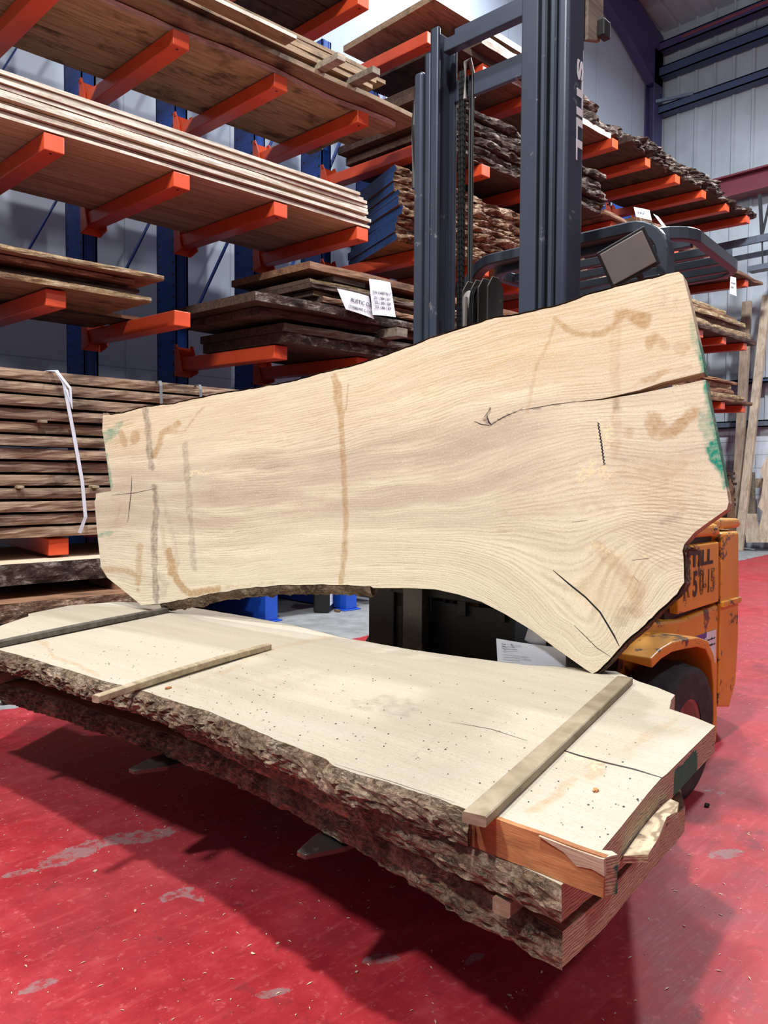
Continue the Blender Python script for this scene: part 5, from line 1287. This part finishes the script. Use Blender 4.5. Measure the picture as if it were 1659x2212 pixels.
# ------------------------------------------------------------------ debris on floor and slabs
def chip(loc, s, mat, label, cat='wood chip', seed=0, group=None):
    b = MB(); n = 7; r = random.Random(seed)
    for z_ in (0, .35):
        for k in range(n):
            a = 2*math.pi*k/n; q = s*(.5+.35*r.random()); b.v.append((q*math.cos(a)*1.4, q*math.sin(a)*.8, z_*s*(.6+.6*r.random()) if z_ else 0))
    b.face(list(range(n))[::-1]); b.face(list(range(n, 2*n)))
    for i in range(n): b.face([i, (i+1) % n, n+(i+1) % n, n+i])
    o = b.build('wood_chip' if cat == 'wood chip' else 'bark_piece', mat); o.location = loc; o.rotation_euler = (0, 0, r.random()*6)
    return tag(o, label, cat, group)
chip(atz(1287, 1708, ZT+.001), .010, 'cut_face', 'round orange-brown knot chip on the right end of the top slab', seed=1)
chip(atz(363, 1487, ZT+.001), .012, 'cut_face', 'thin reddish bark flake on the top slab beside the middle stick', seed=2)
chip(atz(1527, 1741, .001), .016, 'burl_dark', 'dark bark lump on the red floor behind the slab stack', 'bark piece', 3)
chip(atz(20, 1518, .001), .055, 'burl_dark', 'grey bark lump on the floor at the far left edge', 'bark piece', 4)
chip(atz(575, 1352, .001), .03, 'burl_bark', 'brown bark scrap beside the left blue rack foot', 'bark piece', 5)
chip(atz(729, 1321, .001), .045, 'burl_bark', 'brown bark scrap at the foot of the jerrycan', 'bark piece', 6)
CL = ['pale wood chip on bright red floor left of the far fork tip', 'pale wood chip just below the long grey scrape in the red paint', 'pale wood chip well below the long grey scrape, lower left floor', 'pale wood chip in the shadow between the two fork tips', 'pale wood chip beside the tip of the far fork', 'pale wood chip on the red floor near the bottom, left of centre', 'pale wood chip on red floor directly below the lowest slab corner', 'pale wood chip near the grey floor scrape at bottom centre', 'pale wood chip in the lower right, right of the slab stack shadow', 'pale wood chip near the bottom edge, left of centre among scrapes', 'pale wood chip nearest the left edge, just under the stack', 'pale wood chip lowest of all, near the bottom right of centre']
for k, (x, y, s) in enumerate([(180, 1588, .012), (206, 1882, .016), (292, 1968, .012), (530, 1808, .010), (333, 1621, .01), (600, 2038, .01), (1170, 2100, .008), (770, 2100, .009), (1478, 2000, .008), (545, 2060, .01), (90, 1617, .01), (1100, 2150, .010)]):
    chip(atz(x, y, .001), s*.55, 'pine', CL[k], seed=20+k, group='pale chips on the red floor')
b = MB(); r = random.Random(11)
for k in range(4200):
    x = r.uniform(.0, 6.5); y = r.uniform(-.6, 4.1)
    if 2.3 < x < 4 and 1 < y < 2.8: continue
    s = r.uniform(.0010, .0032)*(1+.1*x); a = r.random()*6.28; e = r.uniform(1, 3)
    c_, s_ = math.cos(a)*s*e, math.sin(a)*s*e; i = len(b.v)
    b.v += [(x-c_, y-s_, .001), (x+s_*.6/e, y-c_*.6/e, .002), (x+c_, y+s_, .0012), (x-s_*.6/e, y+c_*.6/e, .0025)]; b.face([i, i+1, i+2, i+3])
o = b.build('sawdust', 'pine', fixn=False); tag(o, 'fine pale sawdust and shavings scattered over the red floor', 'sawdust', kind='stuff')
b = MB(); r = random.Random(12)
for k in range(420):
    px_ = r.uniform(60, 1400); t0 = 1400+(px_*.36 if px_ < 1016 else 380); py_ = r.uniform(1345+px_*.11, 1395+px_*.32)
    P = atz(px_, py_, ZT+.0012); s = r.uniform(.0008, .0026); a = r.random()*6.28
    i = len(b.v); b.v += [(P.x+s*math.cos(a+q_)*(1.6 if q_ in (0, 3.14) else .7), P.y+s*math.sin(a+q_), P.z) for q_ in (0, 1.57, 3.14, 4.71)]; b.face([i, i+1, i+2, i+3])
o = b.build('bark_crumbs', 'dark_cloth', fixn=False); tag(o, 'tiny dark bark crumbs lying on the top slab', 'crumbs', kind='stuff')

# letters become plain meshes
bpy.context.view_layer.update(); dg = bpy.context.evaluated_depsgraph_get()
for o in [q for q in bpy.data.objects if q.type == 'FONT']:
    me = bpy.data.meshes.new_from_object(o.evaluated_get(dg)); nm = o.name; par = o.parent; lc, ro, sc_ = o.location.copy(), o.rotation_euler.copy(), o.scale.copy()
    bpy.data.objects.remove(o); n_o = bpy.data.objects.new(nm, me); COL.objects.link(n_o); n_o.parent = par; n_o.location = lc; n_o.rotation_euler = ro; n_o.scale = sc_
